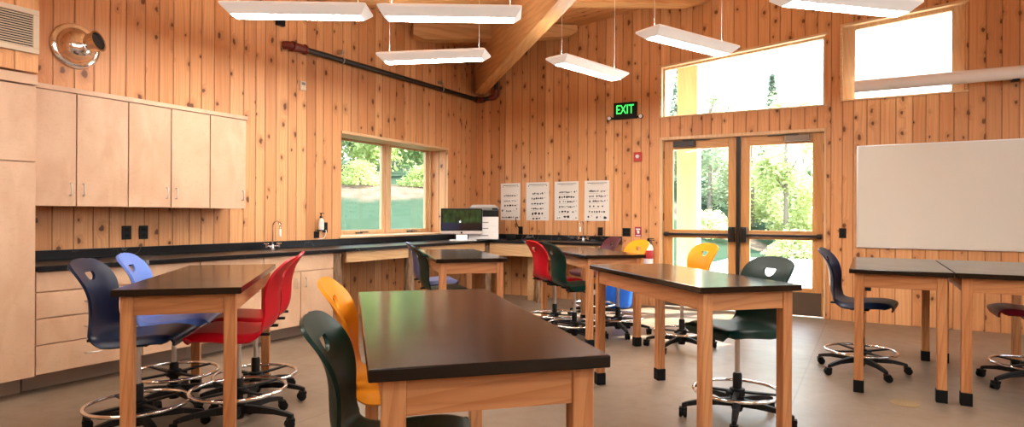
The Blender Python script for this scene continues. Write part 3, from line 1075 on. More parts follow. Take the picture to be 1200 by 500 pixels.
poster(1.830, 2.208, 1.138, 1.708, [('none',), (0.735, -0.33, 0.34, 10, 0.026), (0.61, -0.33, 0.36, 9, 0.028), (0.49, -0.33, 0.36, 9, 0.022), (0.36, -0.33, 0.36, 8, 0.024), (0.23, -0.33, 0.34, 7, 0.026), (0.10, -0.40, -0.26, 1, 0.036), (0.08, -0.06, 0.10, 1, 0.04), (0.07, 0.26, 0.42, 1, 0.032)], 13,
       'poster closest to the exit sign, three larger figures at the bottom')

# ------------------------------------------------------------------ whiteboard and projection screen case
wb = empty('whiteboard', (6.46, 0, 0.856), 0, 'large blank whiteboard on the pine wall beside the doors', 'whiteboard')
MB().box(-1.20, 1.20, -0.018, -0.004, 0.012, 1.163).build('writing_surface', M['board'], wb)
mb = MB()
mb.box(-1.215, 1.215, -0.024, -0.002, 0, 0.012)
mb.box(-1.215, 1.215, -0.024, -0.002, 1.163, 1.175)
mb.box(-1.215, -1.20, -0.024, -0.002, 0.012, 1.163)
mb.box(1.20, 1.215, -0.024, -0.002, 0.012, 1.163)
mb.build('frame', M['alu'], wb, 0.002)

ps = empty('projection_screen_case', (6.43, -0.16, 2.69), 0, 'long white rolled projection screen case across the high window', 'screen')
MB().cyl((-1.20, 0, 0), (1.20, 0, 0), 0.068, 28).build('case', M['offwhite'], ps, 0, 40)
for s in (-1, 1):
    MB().cyl((s * 1.20, 0, 0), (s * 1.207, 0, 0), 0.066, 24).build('end_cap', M['white'], ps, 0, 40)
for s in (0.24, 1.05):
    mb = MB()
    mb.box(s - 0.03, s + 0.03, 0.066, 0.159, -0.05, -0.02)
    mb.box(s - 0.03, s + 0.03, -0.03, 0.07, -0.085, -0.066)
    mb.build('wall_bracket', M['blackp'], ps, 0.003)

# ------------------------------------------------------------------ sprinkler pipe
sp = empty('sprinkler_pipe', (0.062, -2, 3.0), 0, 'black sprinkler pipe with rust red couplings high on the wall', 'pipe')
o3 = Vector((0.062, -2, 3.0))


def V(x, y, z):
    return Vector((x, y, z)) - o3


PR = 0.032
mb = MB()
mb.cyl(V(0.062, -3.56, 2.985), V(0.062, -0.09, 3.005), PR, 18)
mb.cyl(V(0.09, -0.062, 3.005), V(0.33, -0.062, 3.03), PR, 18)
mb.cyl(V(0.372, -0.062, 3.06), V(0.372, -0.062, 3.77), PR, 18)
mb.build('pipe_run', M['pipe'], sp, 0, 40)


def fit(p0, p1, r=0.046):
    mb = MB()
    p0, p1 = V(*p0), V(*p1)
    mb.cyl(p0, p1, r, 18)
    d = (p1 - p0).normalized()
    for p in (p0, p1 - d * 0.022):
        mb.cyl(p, p + d * 0.022, r + 0.009, 18)
    mb.build('coupling', M['redmetal'], sp, 0, 40)


fit((0.062, -3.66, 2.984), (0.062, -3.48, 2.985))
mb = MB().tube([V(0.062, -3.52, 2.985), V(0.06, -3.64, 2.985), V(0.045, -3.70, 2.985), V(0.004, -3.72, 2.985)], 0.044, 16)
mb.build('elbow', M['redmetal'], sp, 0, 50)
mb = MB().tube([V(0.062, -0.15, 3.005), V(0.064, -0.09, 3.005), V(0.09, -0.064, 3.005), V(0.15, -0.062, 3.008)], 0.044, 16)
mb.build('elbow', M['redmetal'], sp, 0, 50)
mb = MB().tube([V(0.27, -0.062, 3.022), V(0.345, -0.062, 3.03), V(0.372, -0.062, 3.055), V(0.372, -0.062, 3.13)], 0.044, 16)
mb.build('elbow', M['redmetal'], sp, 0, 50)
for y in (-2.945, -1.03):
    mb = MB()
    z = 2.985 + (y + 3.56) * 0.0058
    ring = [V(0.062 + 0.036 * math.cos(a), y, z + 0.036 * math.sin(a)) for a in [2 * PI * k / 20 for k in range(20)]]
    mb.tube(ring, 0.007, 8, True)
    mb.cyl(V(0.062, y, z + 0.036), V(0.062, y, z + 0.11), 0.005, 8)
    mb.box(*[c for ab in zip(V(0.002, y - 0.018, z + 0.08), V(0.075, y + 0.018, z + 0.12)) for c in ab])
    mb.build('hanger', M['steel'], sp, 0, 50)

# ------------------------------------------------------------------ computer, printer, small box
mon = empty('desktop_computer', (0.36, -0.95, CT + 0.001), math.radians(32), 'silver all-in-one computer with dark screen on the corner counter', 'computer')
# local: faces -y
Wm = 0.295
mb = MB()
mb.box(-Wm, Wm, -0.012, 0.018, 0.085, 0.452)
mb.hexa([(-Wm * 0.7, 0.018, 0.12), (Wm * 0.7, 0.018, 0.12), (Wm * 0.45, 0.05, 0.18), (-Wm * 0.45, 0.05, 0.18),
         (-Wm * 0.7, 0.018, 0.42), (Wm * 0.7, 0.018, 0.42), (Wm * 0.45, 0.05, 0.36), (-Wm * 0.45, 0.05, 0.36)])
mb.build('housing', M['alu'], mon, 0.004)
MB().box(-Wm + 0.002, Wm - 0.002, -0.0145, -0.0122, 0.135, 0.450).build('screen_bezel', M['blackp'], mon)
scr = MB().box(-Wm + 0.02, Wm - 0.02, -0.0162, -0.0147, 0.152, 0.434).build('screen', M['screen'], mon)


def apple(scale, cx, cz, mat, name, parent, y):
    pl = []
    n = 40
    for i in range(n):
        a = 2 * PI * i / n
        r_ = 1.0 + 0.10 * math.cos(2 * a) * (1 if math.sin(a) > 0 else 0.2)
        x, z = r_ * math.cos(a) * 0.92, r_ * math.sin(a)
        if math.sin(a) > 0.9:
            z -= 0.16 * (math.sin(a) - 0.9) / 0.1
        d = math.hypot(x - 1.18, z - 0.1)
        if d < 0.45:
            x = 1.18 - math.sqrt(max(0, 0.45 ** 2 - (z - 0.1) ** 2))
        pl.append((cx + x * scale, cz + z * scale))
    Mx = Matrix(((1, 0, 0, 0), (0, 0, 1, 0), (0, 1, 0, 0), (0, 0, 0, 1)))
    mb = MB().prism(pl, y - 0.0008, y, Mx)
    leaf = []
    for i in range(14):
        a = 2 * PI * i / 14
        lx, lz = 0.42 * math.cos(a), 0.17 * math.sin(a)
        c_, s_ = math.cos(0.9), math.sin(0.9)
        leaf.append((cx + (0.22 + lx * c_ - lz * s_) * scale, cz + (1.35 + lx * s_ + lz * c_) * scale))
    mb.prism(leaf, y - 0.0008, y, Mx)
    return mb.build(name, mat, parent)


apple(0.015, 0.0, 0.108, M['blackp'], 'logo', mon, -0.0122)
apple(0.014, -0.02, 0.262, emit('lit white logo', (1, 1, 1), 0.9), 'screen_logo', scr, -0.0163)
mb = MB()
mb.hexa([(-0.08, 0.02, 0.008), (0.08, 0.02, 0.008), (0.08, 0.032, 0.008), (-0.08, 0.032, 0.008), (-0.08, 0.045, 0.17), (0.08, 0.045, 0.17), (0.08, 0.053, 0.17), (-0.08, 0.053, 0.17)])
mb.box(-0.09, 0.09, -0.08, 0.085, 0.0, 0.008)
mb.build('stand', M['alu'], mon, 0.002)

kb = empty('keyboard', (0.475, -1.075, CT + 0.001), math.radians(32), 'thin white keyboard lying in front of the computer', 'keyboard')
MB().hexa([(-0.19, -0.055, 0), (0.19, -0.055, 0), (0.19, 0.055, 0), (-0.19, 0.055, 0), (-0.19, -0.055, 0.006), (0.19, -0.055, 0.006), (0.19, 0.055, 0.016), (-0.19, 0.055, 0.016)]).build('case', M['alu'], kb, 0.002)
mb = MB()
for i in range(13):
    for j in range(5):
        x, y = -0.18 + 0.0278 * i, -0.048 + 0.0195 * j
        z = 0.0065 + 0.0909 * (y + 0.064)
        mb.box(x, x + 0.024, y, y + 0.0165, z, z + 0.0025)
mb.build('keys', M['white'], kb)

pr = empty('printer', (0.48, -0.56, CT), math.radians(32), 'tall white laser printer with dark top behind the computer', 'printer')
mb = MB()
mb.box(-0.215, 0.215, -0.20, 0.20, 0.012, 0.335)
mb.build('body', M['white'], pr, 0.008)
for z0 in (0.014, 0.115, 0.20):
    d = MB().box(-0.205, 0.205, -0.212, -0.2005, z0 + 0.004, z0 + 0.078).build('paper_tray', M['white'], pr, 0.004)
    MB().box(-0.07, 0.07, -0.2165, -0.2125, z0 + 0.048, z0 + 0.060).build('tray_grip', M['inkg'], d, 0.001)
MB().box(-0.215, 0.215, -0.19, 0.20, 0.336, 0.425).build('output_bay', M['blackp'], pr, 0.006)
MB().box(-0.22, 0.22, -0.205, 0.20, 0.426, 0.470).build('scanner', M['inkg'], pr, 0.008)
MB().hexa([(-0.20, -0.14, 0.471), (0.20, -0.14, 0.471), (0.20, 0.18, 0.471), (-0.20, 0.18, 0.471), (-0.16, -0.10, 0.51), (0.16, -0.10, 0.51), (0.16, 0.15, 0.51), (-0.16, 0.15, 0.51)]).build('feeder_lid', plain('grey printer lid', (0.45, 0.42, 0.38), 0.5), pr, 0.006)
MB().box(0.12, 0.20, -0.216, -0.2062, 0.436, 0.462).build('control_panel', M['blackp'], pr, 0.002)

bb = empty('speaker_box', (0.80, -0.32, CT), math.radians(20), 'small black box on the counter between printer and faucet', 'box')
MB().box(-0.065, 0.065, -0.05, 0.05, 0.001, 0.085).build('body', M['blackp'], bb, 0.006)
MB().box(-0.055, 0.055, -0.0525, -0.0505, 0.01, 0.075).build('front_cloth', M['rubber'], bb)

bn = empty('recycling_bin', (2.505, -0.42, 0.001), 0, 'blue plastic bin on the floor near the end wall behind the tables', 'bin')
MB().lathe([(0.0, 0.0), (0.13, 0.0), (0.165, 0.02), (0.178, 0.06), (0.19, 0.30), (0.196, 0.45), (0.204, 0.455), (0.204, 0.468), (0.190, 0.468), (0.186, 0.45), (0.168, 0.06), (0.0, 0.03)], 36).build('bucket', M['blue'], bn, 0, 45)
MB().lathe([(0.197, 0.435), (0.209, 0.437), (0.209, 0.449), (0.197, 0.451)], 36).build('rim', M['blue'], bn, 0, 45)


# ------------------------------------------------------------------ tables
TL, TWd, TH = 1.47, 0.595, 0.851


def make_table():
    r = empty('lab_table')
    MB().box(-TL / 2, TL / 2, -TWd / 2, TWd / 2, TH - 0.032, TH).build('tabletop', M['top'], r, 0.004)
    ins, lw = 0.032, 0.057
    zx = TH - 0.033
    X0, Y0 = TL / 2 - ins, TWd / 2 - ins
    for sx in (-1, 1):
        for sy in (-1, 1):
            xa, ya = sorted((sx * X0, sx * (X0 - lw))), sorted((sy * Y0, sy * (Y0 - lw)))
            lg = MB().box(xa[0], xa[1], ya[0], ya[1], 0.004, zx).build('leg', M['fir_z'], r, 0.004)
            e = 0.004
            MB().box(xa[0] - e, xa[1] + e, ya[0] - e, ya[1] + e, 0.001, 0.085).build('rubber_foot', M['rubber'], lg, 0.004)
    for sy in (-1, 1):
        ya = sorted((sy * (Y0 - 0.006), sy * (Y0 - 0.028)))
        MB().box(-X0 + lw, X0 - lw, ya[0], ya[1], zx - 0.092, zx).build('apron', M['fir_x'], r, 0.002)
    for sx in (-1, 1):
        xa = sorted((sx * (X0 - 0.006), sx * (X0 - 0.028)))
        MB().box(xa[0], xa[1], -Y0 + lw, Y0 - lw, zx - 0.092, zx).build('apron', M['fir_y'], r, 0.002)
    return r


tables = [
    ((4.085, -6.372), 135, 'largest dark-topped wooden lab table in view, beside the front yellow and green chairs'),
    ((2.035, -5.90), 135, 'dark-topped wooden lab table between the navy and red chairs'),
    ((4.346, -4.314), 135, 'dark-topped wooden lab table in front of the doors, reflecting their light'),
    ((2.047, -3.433), 135, 'dark-topped wooden lab table with the slate chair, below the computer'),
    ((2.858, -2.30), 135, 'dark-topped wooden lab table below the posters, with the maroon chair'),
    ((5.555, -2.600), 90, 'wooden lab table with the navy chair below the whiteboard'),
    ((6.160, -2.600), 90, 'wooden lab table with the dark red chair at the picture edge'),
]
tproto = make_table()
for i, ((x, y), a, lab) in enumerate(tables):
    o = tproto if i == 0 else copy_tree(tproto)
    o.location = (x, y, 0)
    o.rotation_euler = (0, 0, math.radians(a))
    if i == 1:
        o.scale = (1.0, 0.93, 1.0)
    tag(o, lab, 'table', 'lab tables')

# ------------------------------------------------------------------ chairs
def catmull(pts, n):
    out = []
    m = len(pts)
    for i in range(m - 1):
        p0, p1, p2, p3 = pts[max(i - 1, 0)], pts[i], pts[i + 1], pts[min(i + 2, m - 1)]
        for k in range(n):
            t = k / n
            out.append(tuple(0.5 * (2 * b + (c_ - a) * t + (2 * a - 5 * b + 4 * c_ - d) * t * t + (3 * b - a - 3 * c_ + d) * t ** 3) for a, b, c_, d in zip(p0, p1, p2, p3)))
    out.append(pts[-1])
    return out


def shell_mesh():
    # x, z, half width, side lift (towards the sitter)
    ctl = [(0.220, 0.500, 0.150, 0.0), (0.231, 0.528, 0.190, 0.0), (0.213, 0.550, 0.208, 0.0), (0.15, 0.560, 0.222, 0.0), (0.05, 0.555, 0.230, 0.0), (-0.06, 0.546, 0.230, 0.0),
           (-0.13, 0.549, 0.222, 0.010), (-0.178, 0.575, 0.202, 0.026), (-0.203, 0.630, 0.176, 0.040), (-0.210, 0.69, 0.168, 0.046), (-0.212, 0.75, 0.178, 0.046),
           (-0.221, 0.81, 0.194, 0.040), (-0.240, 0.865, 0.198, 0.028), (-0.263, 0.907, 0.182, 0.016), (-0.281, 0.936, 0.145, 0.008), (-0.291, 0.951, 0.085, 0.003), (-0.294, 0.956, 0.03, 0.0)]
    prof = catmull(ctl, 4)
    ns = 24
    mb = MB()
    vs, fs = [], []
    for i, (x, z, w, l) in enumerate(prof):
        a, b = prof[max(i - 1, 0)], prof[min(i + 1, len(prof) - 1)]
        tx_, tz_ = b[0] - a[0], b[1] - a[1]
        tl = math.hypot(tx_, tz_) or 1
        nx, nz = tz_ / tl, -tx_ / tl          # normal towards the sitter
        for k in range(ns + 1):
            s = -1 + 2 * k / ns
            q = l * (abs(s) ** 2.2)
            if 8 <= i <= 28:
                q -= 0.034 * max(0.0, (abs(s) - 0.86) / 0.14) ** 1.5 * min(1.0, (28 - i) / 6.0, (i - 6) / 4.0)
            vs.append((x + nx * q, s * w, z + nz * q))
    for i in range(len(prof) - 1):
        for k in range(ns):
            a = i * (ns + 1) + k
            fs.append((a, a + 1, a + ns + 2, a + ns + 1))
    mb.add(vs, fs)
    me = mb.mesh('shell_src')
    o = bpy.data.objects.new('shell_src', me)
    COL.objects.link(o)
    so = o.modifiers.new('s', 'SOLIDIFY')
    so.thickness = 0.013
    so.offset = 0.0
    # half-moon grip hole
    poly = [(0.047, 0.888)]
    for i in range(13):
        a = -PI * i / 12
        poly.append((0.050 * math.cos(a), 0.880 + 0.040 * math.sin(a)))
    poly.append((-0.047, 0.888))
    Mx = Matrix(((0, 0, 1, 0), (1, 0, 0, 0), (0, 1, 0, 0), (0, 0, 0, 1)))
    cut = MB().prism(poly, -0.45, -0.10, Mx).build('cut', None)
    bo = o.modifiers.new('b', 'BOOLEAN')
    bo.operation = 'DIFFERENCE'
    bo.object = cut
    bo.solver = 'EXACT'
    bpy.context.view_layer.update()
    dg = bpy.context.evaluated_depsgraph_get()
    res = bpy.data.meshes.new_from_object(o.evaluated_get(dg))
    res.name = 'seat_shell'
    bpy.data.objects.remove(o)
    bpy.data.objects.remove(cut)
    bm = bmesh.new()
    bm.from_mesh(res)
    bmesh.ops.recalc_face_normals(bm, faces=bm.faces)
    for f in bm.faces:
        f.smooth = True
    for e in bm.edges:
        if len(e.link_faces) == 2 and e.calc_face_angle(0) > math.radians(42):
            e.smooth = False
    bm.to_mesh(res)
    bm.free()
    res.materials.clear()
    res.materials.append(P['navy'])
    return res


def make_chair():
    r = empty('drafting_chair')
    sh = bpy.data.objects.new('seat_shell', shell_mesh())
    COL.objects.link(sh)
    sh.parent = r
    mb = MB()
    mb.box(-0.11, 0.10, -0.085, 0.085, 0.512, 0.534)
    mb.box(-0.07, 0.06, -0.05, 0.05, 0.480, 0.513)
    for sx in (-0.15, 0.14):
        for sy in (-0.14, 0.14):
            mb.box(sx - 0.04, sx + 0.04, sy - 0.014, sy + 0.014, 0.534, 0.549)
    mech = mb.build('tilt_mechanism', M['blackp'], r, 0.003)
    MB().tube([(0.02, -0.05, 0.496), (0.02, -0.17, 0.498), (0.03, -0.20, 0.494), (0.05, -0.215, 0.490)], 0.0055, 8).build('lever', M['blackp'], mech, 0, 60)
    MB().cyl((0, 0, 0.20), (0, 0, 0.482), 0.0145, 18).build('gas_lift', M['steel'], r, 0, 40)
    MB().lathe([(0.0, 0.135), (0.026, 0.135), (0.0265, 0.262), (0.0215, 0.272), (0.0, 0.274)], 18).build('lift_sleeve', M['blackp'], r, 0, 40)
    ring = MB().tube([(0.252 * math.cos(2 * PI * k / 48), 0.252 * math.sin(2 * PI * k / 48), 0.165) for k in range(48)], 0.0105, 10, True).build('foot_ring', M['chrome'], r, 0, 60)
    mb = MB().lathe([(0.030, 0.135), (0.044, 0.138), (0.044, 0.178), (0.030, 0.182)], 18)
    for k in range(4):
        a = PI / 4 + k * PI / 2
        Mz = Matrix.Rotation(a, 4, 'Z')
        mb.hexa([(0.036, -0.016, 0.152), (0.246, -0.011, 0.160), (0.246, 0.011, 0.160), (0.036, 0.016, 0.152), (0.036, -0.016, 0.166), (0.246, -0.011, 0.170), (0.246, 0.011, 0.170), (0.036, 0.016, 0.166)], Mz)
    mb.cyl((0.044, 0.0, 0.158), (0.075, 0.0, 0.158), 0.014, 10)
    mb.build('ring_spokes', M['blackp'], ring, 0.002)
    base = MB().lathe([(0.0, 0.045), (0.028, 0.045), (0.036, 0.07), (0.044, 0.10), (0.040, 0.132), (0.0, 0.134)], 20).build('star_hub', M['blackp'], r, 0, 40)
    for k in range(5):
        Mz = Matrix.Rotation(2 * PI * k / 5 + 0.3, 4, 'Z')
        mb = MB()
        st = [(0.03, 0.024, 0.076, 0.122), (0.12, 0.022, 0.080, 0.118), (0.22, 0.019, 0.078, 0.106), (0.295, 0.016, 0.066, 0.090), (0.325, 0.013, 0.058, 0.080)]
        for (xa, wa, ba, ta), (xb, wb_, bb_, tb) in zip(st[:-1], st[1:]):
            mb.hexa([(xa, -wa, ba), (xb, -wb_, bb_), (xb, wb_, bb_), (xa, wa, ba), (xa, -wa * 0.7, ta), (xb, -wb_ * 0.7, tb), (xb, wb_ * 0.7, tb), (xa, wa * 0.7, ta)], Mz)
        leg = mb.build('leg', M['blackp'], r, 0.002)
        cs = MB()
        Mc = Mz @ Matrix.Translation((0.318, 0, 0)) @ Matrix.Rotation(k * 1.9, 4, 'Z') @ Matrix.Translation((0.012, 0, 0.0265))
        Rx = Matrix.Rotation(PI / 2, 4, 'X')
        for s in (-1, 1):
            cs.lathe([(0.0, -0.009), (0.022, -0.009), (0.0262, -0.006), (0.0262, 0.006), (0.022, 0.009), (0, 0.009)], 18, Mc @ Matrix.Translation((0, s * 0.0135, 0)) @ Rx)
        cs.lathe([(0.018, -0.004), (0.0, -0.006)][::-1] + [(0.019, 0.004), (0.0, 0.005)], 14, Mc @ Rx)
        cs.box(-0.026, 0.014, -0.023, 0.023, 0.014, 0.0305, Mc)
        cs.cyl((Mz @ Vector((0.318, 0, 0.05))), (Mz @ Vector((0.318, 0, 0.075))), 0.008, 10)
        cs.build('caster', M['rubber'], leg, 0, 40)
    return r


chairs = [
    # x, y, facing, spin of base, seat height shift, colour, label
    (1.895, -6.232, 42, 0, 0, 'navy', 'navy plastic swivel chair beside the drawers, closer to the viewer'),
    (1.575, -5.837, 46, 0, 0, 'sky', 'light blue plastic swivel chair behind the navy chair'),
    (2.264, -5.88, 222, 0, 0, 'red', 'red swivel chair nearer the viewer of the overlapping red pair'),
    (1.903, -5.493, 226, 0, 0, 'red', 'red swivel chair nearer the sink cabinet of the overlapping red pair'),
    (4.068, -6.609, 37, 0, -0.07, 'green', 'dark green swivel chair at the front table, cut by the picture bottom'),
    (3.705, -6.214, 39, 0, -0.01, 'yellow', 'yellow swivel chair at the front table behind a dark green one'),
    (1.847, -3.391, 48, 0, -0.04, 'green', 'dark green swivel chair overlapping the slate chair'),
    (1.275, -2.785, 48, 33, -0.04, 'slate', 'slate purple swivel chair in front of the counter below the window'),
    (2.475, -2.255, 52, 15, -0.01, 'red', 'red swivel chair beside the log post under the end-wall counter'),
    (2.893, -2.671, 48, 44, -0.01, 'green', 'dark green swivel chair in front of the lone red chair'),
    (2.53, -1.32, 228, 0, 0, 'maroon', 'maroon swivel chair at the end wall near the faucet'),
    (3.129, -2.114, 230, 60, 0, 'yellow', 'yellow swivel chair below the small red sign'),
    (3.898, -2.529, 227, 12, 0, 'yellow', 'yellow swivel chair in front of the double doors'),
    (4.695, -4.287, 230, 30, 0, 'green', 'dark green swivel chair in front of the double doors'),
    (5.322, -2.628, -6, 3, 0, 'navy', 'navy swivel chair at the table below the whiteboard'),
    (6.40, -2.49, 182, 22, 0, 'wine', 'dark red swivel chair cut by the picture edge'),
]
cproto = make_chair()
for i, (x, y, a, spin, dz, colr, lab) in enumerate(chairs):
    o = cproto if i == 0 else copy_tree(cproto)
    o.location = (x, y, 0)
    o.rotation_euler = (0, 0, math.radians(a))
    tag(o, lab, 'chair', 'plastic swivel chairs')
    for ch in o.children:
        if ch.name.startswith('foot_ring'):
            ch.location.z = 0.045 if i in (1, 2, 5) else 0.0
        nm = ch.name.split('.')[0]
        if nm in ('seat_shell', 'tilt_mechanism', 'gas_lift'):
            ch.location.z = dz
        if nm == 'seat_shell':
            ch.material_slots[0].link = 'OBJECT'
            ch.material_slots[0].material = P[colr]
        elif nm in ('leg', 'star_hub'):
            ch.rotation_euler = (0, 0, math.radians(spin))

# floor patch
tag(MB().lathe([(0.0, 0.0), (0.085, 0.0), (0.085, 0.0025), (0.0, 0.0025)], 24).build('floor_plate', M['stain'], None, 0, 40, loc=(5.585, -3.43, 0.0005)), 'round ochre cover plate set in the concrete floor', 'plate')

# ------------------------------------------------------------------ pendant lights
def make_pendant():
    r = empty('pendant_light')
    L, W = 1.12, 0.285
    l, w = 1.02, 0.14
    a, b = [(-L / 2, -W / 2), (L / 2, -W / 2), (L / 2, W / 2), (-L / 2, W / 2)], [(-l / 2, -w / 2), (l / 2, -w / 2), (l / 2, w / 2), (-l / 2, w / 2)]
    mb = MB()
    vs = [(x, y, -0.055) for x, y in b] + [(x, y, 0.0) for x, y in a] + [(x, y, 0.016) for x, y in a] + [(x * 0.95, y * 0.8, 0.03) for x, y in a]
    fs = [(8 + 4, 8 + 5, 8 + 6, 8 + 7)]
    for k in range(3):
        for i in range(4):
            j = (i + 1) % 4
            fs.append((k * 4 + i, k * 4 + j, k * 4 + 4 + j, k * 4 + 4 + i))
    fs.append((3, 2, 1, 0))
    mb.add(vs, fs)
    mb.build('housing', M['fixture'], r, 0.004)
    MB().box(-l / 2, l / 2, -0.05, 0.05, 0.0305, 0.032).build('added_top_strip', M['uplight'], r)
    MB().box(-l / 2 + 0.012, l / 2 - 0.012, -w / 2 + 0.010, w / 2 - 0.010, -0.0585, -0.0555).build('lens', M['lens'], r)
    return r


pend = [
    # centre x, y, z, angle, label
    (1.45, -4.775, 2.815, 31, 'pendant light closest to the dome fitting'),
    (2.475, -4.145, 2.815, 31, 'pendant light in the middle, in front of the rafter'),
    (1.54, -3.15, 2.815, 20, 'pendant light hanging lower beside the diagonal beam'),
    (2.73, -1.955, 2.815, 76, 'pendant light above the exit sign side of the end wall'),
    (3.935, -2.45, 2.815, 65, 'pendant light overlapping the transom window'),
    (5.22, -2.92, 2.815, 43, 'pendant light at the picture top overlapping the high window'),
]
pend_added = [(3.4, -6.6), (1.6, -7.6), (5.6, -5.6), (7.4, -4.6), (7.6, -7.2), (5.4, -9.2), (2.8, -9.8), (7.8, -9.8)]  # pendants added out of view to brighten the room
pproto = make_pendant()
allp = pend + [(x, y, 2.95, 40, None) for x, y in pend_added]
roots = [pproto] + [copy_tree(pproto) for _ in allp[1:]]
for o, (x, y, z, a, lab) in zip(roots, allp):
    o.location = (x, y, z)
    o.rotation_euler = (0, 0, math.radians(a))
    if lab:
        tag(o, lab, 'pendant light', 'pendant lights')
    else:
        tag(o, 'unseen pendant light added to brighten the room', 'pendant light', 'added pendant lights out of view')
    ca = math.cos(math.radians(a))
    for s in (-0.47, 0.47):
        xx = x + ca * s
        top = ceil_z(xx) - z - 0.008
        cb = MB().cyl((s, 0, 0.03), (s, 0, top - 0.02), 0.0017, 6).build('cable', M['offwhite'], o)
        MB().lathe([(0.0, top - 0.028), (0.05, top - 0.024), (0.055, top - 0.006), (0, top - 0.006)], 18, Matrix.Translation((s, 0, 0))).build('ceiling_cup', M['white'], cb, 0, 40)

# ------------------------------------------------------------------ outside
def terrain_h(x, y):
    q = (-x + y) / math.sqrt(2)
    f = min(1.0, max(0.0, (2.0 - x) / 4.0))
    if q < 1.5:
        h = 0.0
    elif q < 9:
        h = 1.55 * (q - 1.5) / 7.5
    elif q < 11:
        h = 1.55 + 0.65 * (q - 9) / 2
    else:
        h = 2.2 + 0.10 * (q - 11)
    h *= f
    if -1.5 < x < XR + 1 and -13 < y < 1.5:
        h = min(h, 0)
    if q > 5:
        h += 0.12 * f * noise.noise(Vector((x * 0.6, y * 0.6, 0)))
    return h - 0.07


mb = MB()
NX, NY = 90, 90
X0, X1, Y0, Y1 = -48, 40, -30, 58
vs = [(X0 + (X1 - X0) * i / NX, Y0 + (Y1 - Y0) * j / NY, 0) for j in range(NY + 1) for i in range(NX + 1)]
vs = [(x, y, terrain_h(x, y)) for x, y, _ in vs]
fs = [(j * (NX + 1) + i, j * (NX + 1) + i + 1, (j + 1) * (NX + 1) + i + 1, (j + 1) * (NX + 1) + i) for j in range(NY) for i in range(NX)]
mb.add(vs, fs)
t = NT('lawn and bank')
x_, y_, z_ = t.sep(t.coord())
n1 = t.n('TexNoise', None, Vector=t.coord(), Scale=3.0, Detail=5.0)
n2 = t.n('TexNoise', None, Vector=t.coord(), Scale=0.7, Detail=3.0)
grass = t.mix(n1.outputs[0], (0.022, 0.042, 0.026), (0.042, 0.066, 0.043))
bank = t.mix(n1.outputs[0], (0.05, 0.032, 0.022), (0.20, 0.15, 0.11))
qq = t.math('ADD', t.math('MULTIPLY', t.math('SUBTRACT', y_, x_), 0.7071), t.math('MULTIPLY', n2.outputs[0], 1.6))
bm_ = t.math('MULTIPLY', t.smooth(qq, 10.2, 10.8), t.smooth(qq, 13.2, 12.0))
t.bsdf(Base_Color=t.mix(bm_, grass, bank), Roughness=0.9, Specular_IOR_Level=0.0)
struct(mb.build('lawn', t.m, None, 0, 180), 'sloping green lawn with an earth bank outside', 'lawn')

mb = MB().box(-1.5, 9.5, 0.21, 11.6, -0.06, -0.015)
struct(mb.build('paving', M['pebble']), 'pale sunlit paving outside the double doors', 'paving')
mb = MB()
mb.hexa([(-1.0, 0.205, 4.05), (XR + 1, 0.205, 4.9), (XR + 1, 1.35, 4.9), (-1.0, 1.35, 4.05), (-1.0, 0.205, 4.2), (XR + 1, 0.205, 5.05), (XR + 1, 1.35, 5.05), (-1.0, 1.35, 4.2)])
struct(mb.build('porch_roof', M['beam']), 'timber eave above the outside of the double doors', 'roof')
pp = empty('porch_post', (3.0, 1.25, -0.02), 0, 'square timber porch post outside beyond the door glass', 'post')
MB().box(-0.15, 0.15, -0.13, 0.13, 0.0, 4.05).build('shaft', timber('pale peeled timber', 2, (0.78, 0.68, 0.54), (0.84, 0.76, 0.63), 0.6, 0.7, 0.4), pp, 0.01)
MB().box(-0.19, 0.19, -0.17, 0.17, 0.0, 0.12).build('base_plate', M['pebble'], pp, 0.01)


def leaf_mat(name, a, b):
    t = NT(name)
    oi = t.n('ObjectInfo')
    g = t.n('TexNoise', None, Vector=t.coord(), Scale=2.5, Detail=2.0)
    col = t.mix(t.smooth(g.outputs[0], 0.3, 0.7), a, b)
    d = t.n('BsdfDiffuse', None, Color=col)
    tl = t.n('BsdfTranslucent', None, Color=col)
    mx = t.n('MixShader', None, _0=0.5, _1=d.outputs[0], _2=tl.outputs[0])
    t.t.links.new(mx.outputs[0], t.out.inputs[0])
    return t.m


LF_WASHED = [leaf_mat('leaves painted washed-out yellow-green', (0.46, 0.54, 0.22), (0.66, 0.70, 0.42)), leaf_mat('leaves painted washed-out grey-green', (0.34, 0.42, 0.26), (0.52, 0.58, 0.42)), leaf_mat('needles painted washed-out', (0.20, 0.26, 0.19), (0.34, 0.40, 0.32))]  # paler leaf copies for the door view, washed-out daylight put into the colour
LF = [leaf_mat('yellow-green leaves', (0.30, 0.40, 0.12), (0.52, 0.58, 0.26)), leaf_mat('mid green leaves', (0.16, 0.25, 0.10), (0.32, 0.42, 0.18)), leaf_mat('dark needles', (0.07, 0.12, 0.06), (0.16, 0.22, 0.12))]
M['trunk'] = plain('grey bark', (0.24, 0.20, 0.16), 0.9)


def leaves(seed, n, shape, size):
    rr = random.Random(seed)
    mb = MB()
    for _ in range(n):
        p = shape(rr)
        q = Matrix.Rotation(rr.uniform(0, 6.28), 4, 'Z') @ Matrix.Rotation(rr.uniform(-1.2, 1.2), 4, 'X')
        s = size * rr.uniform(0.6, 1.4)
        mb.add([(-s, 0, -s * 0.5), (0, 0, -s * 0.8), (s, 0, 0), (0, 0, s * 0.7)], [(0, 1, 2, 3)], Matrix.Translation(p) @ q)
    return mb.mesh('foliage')


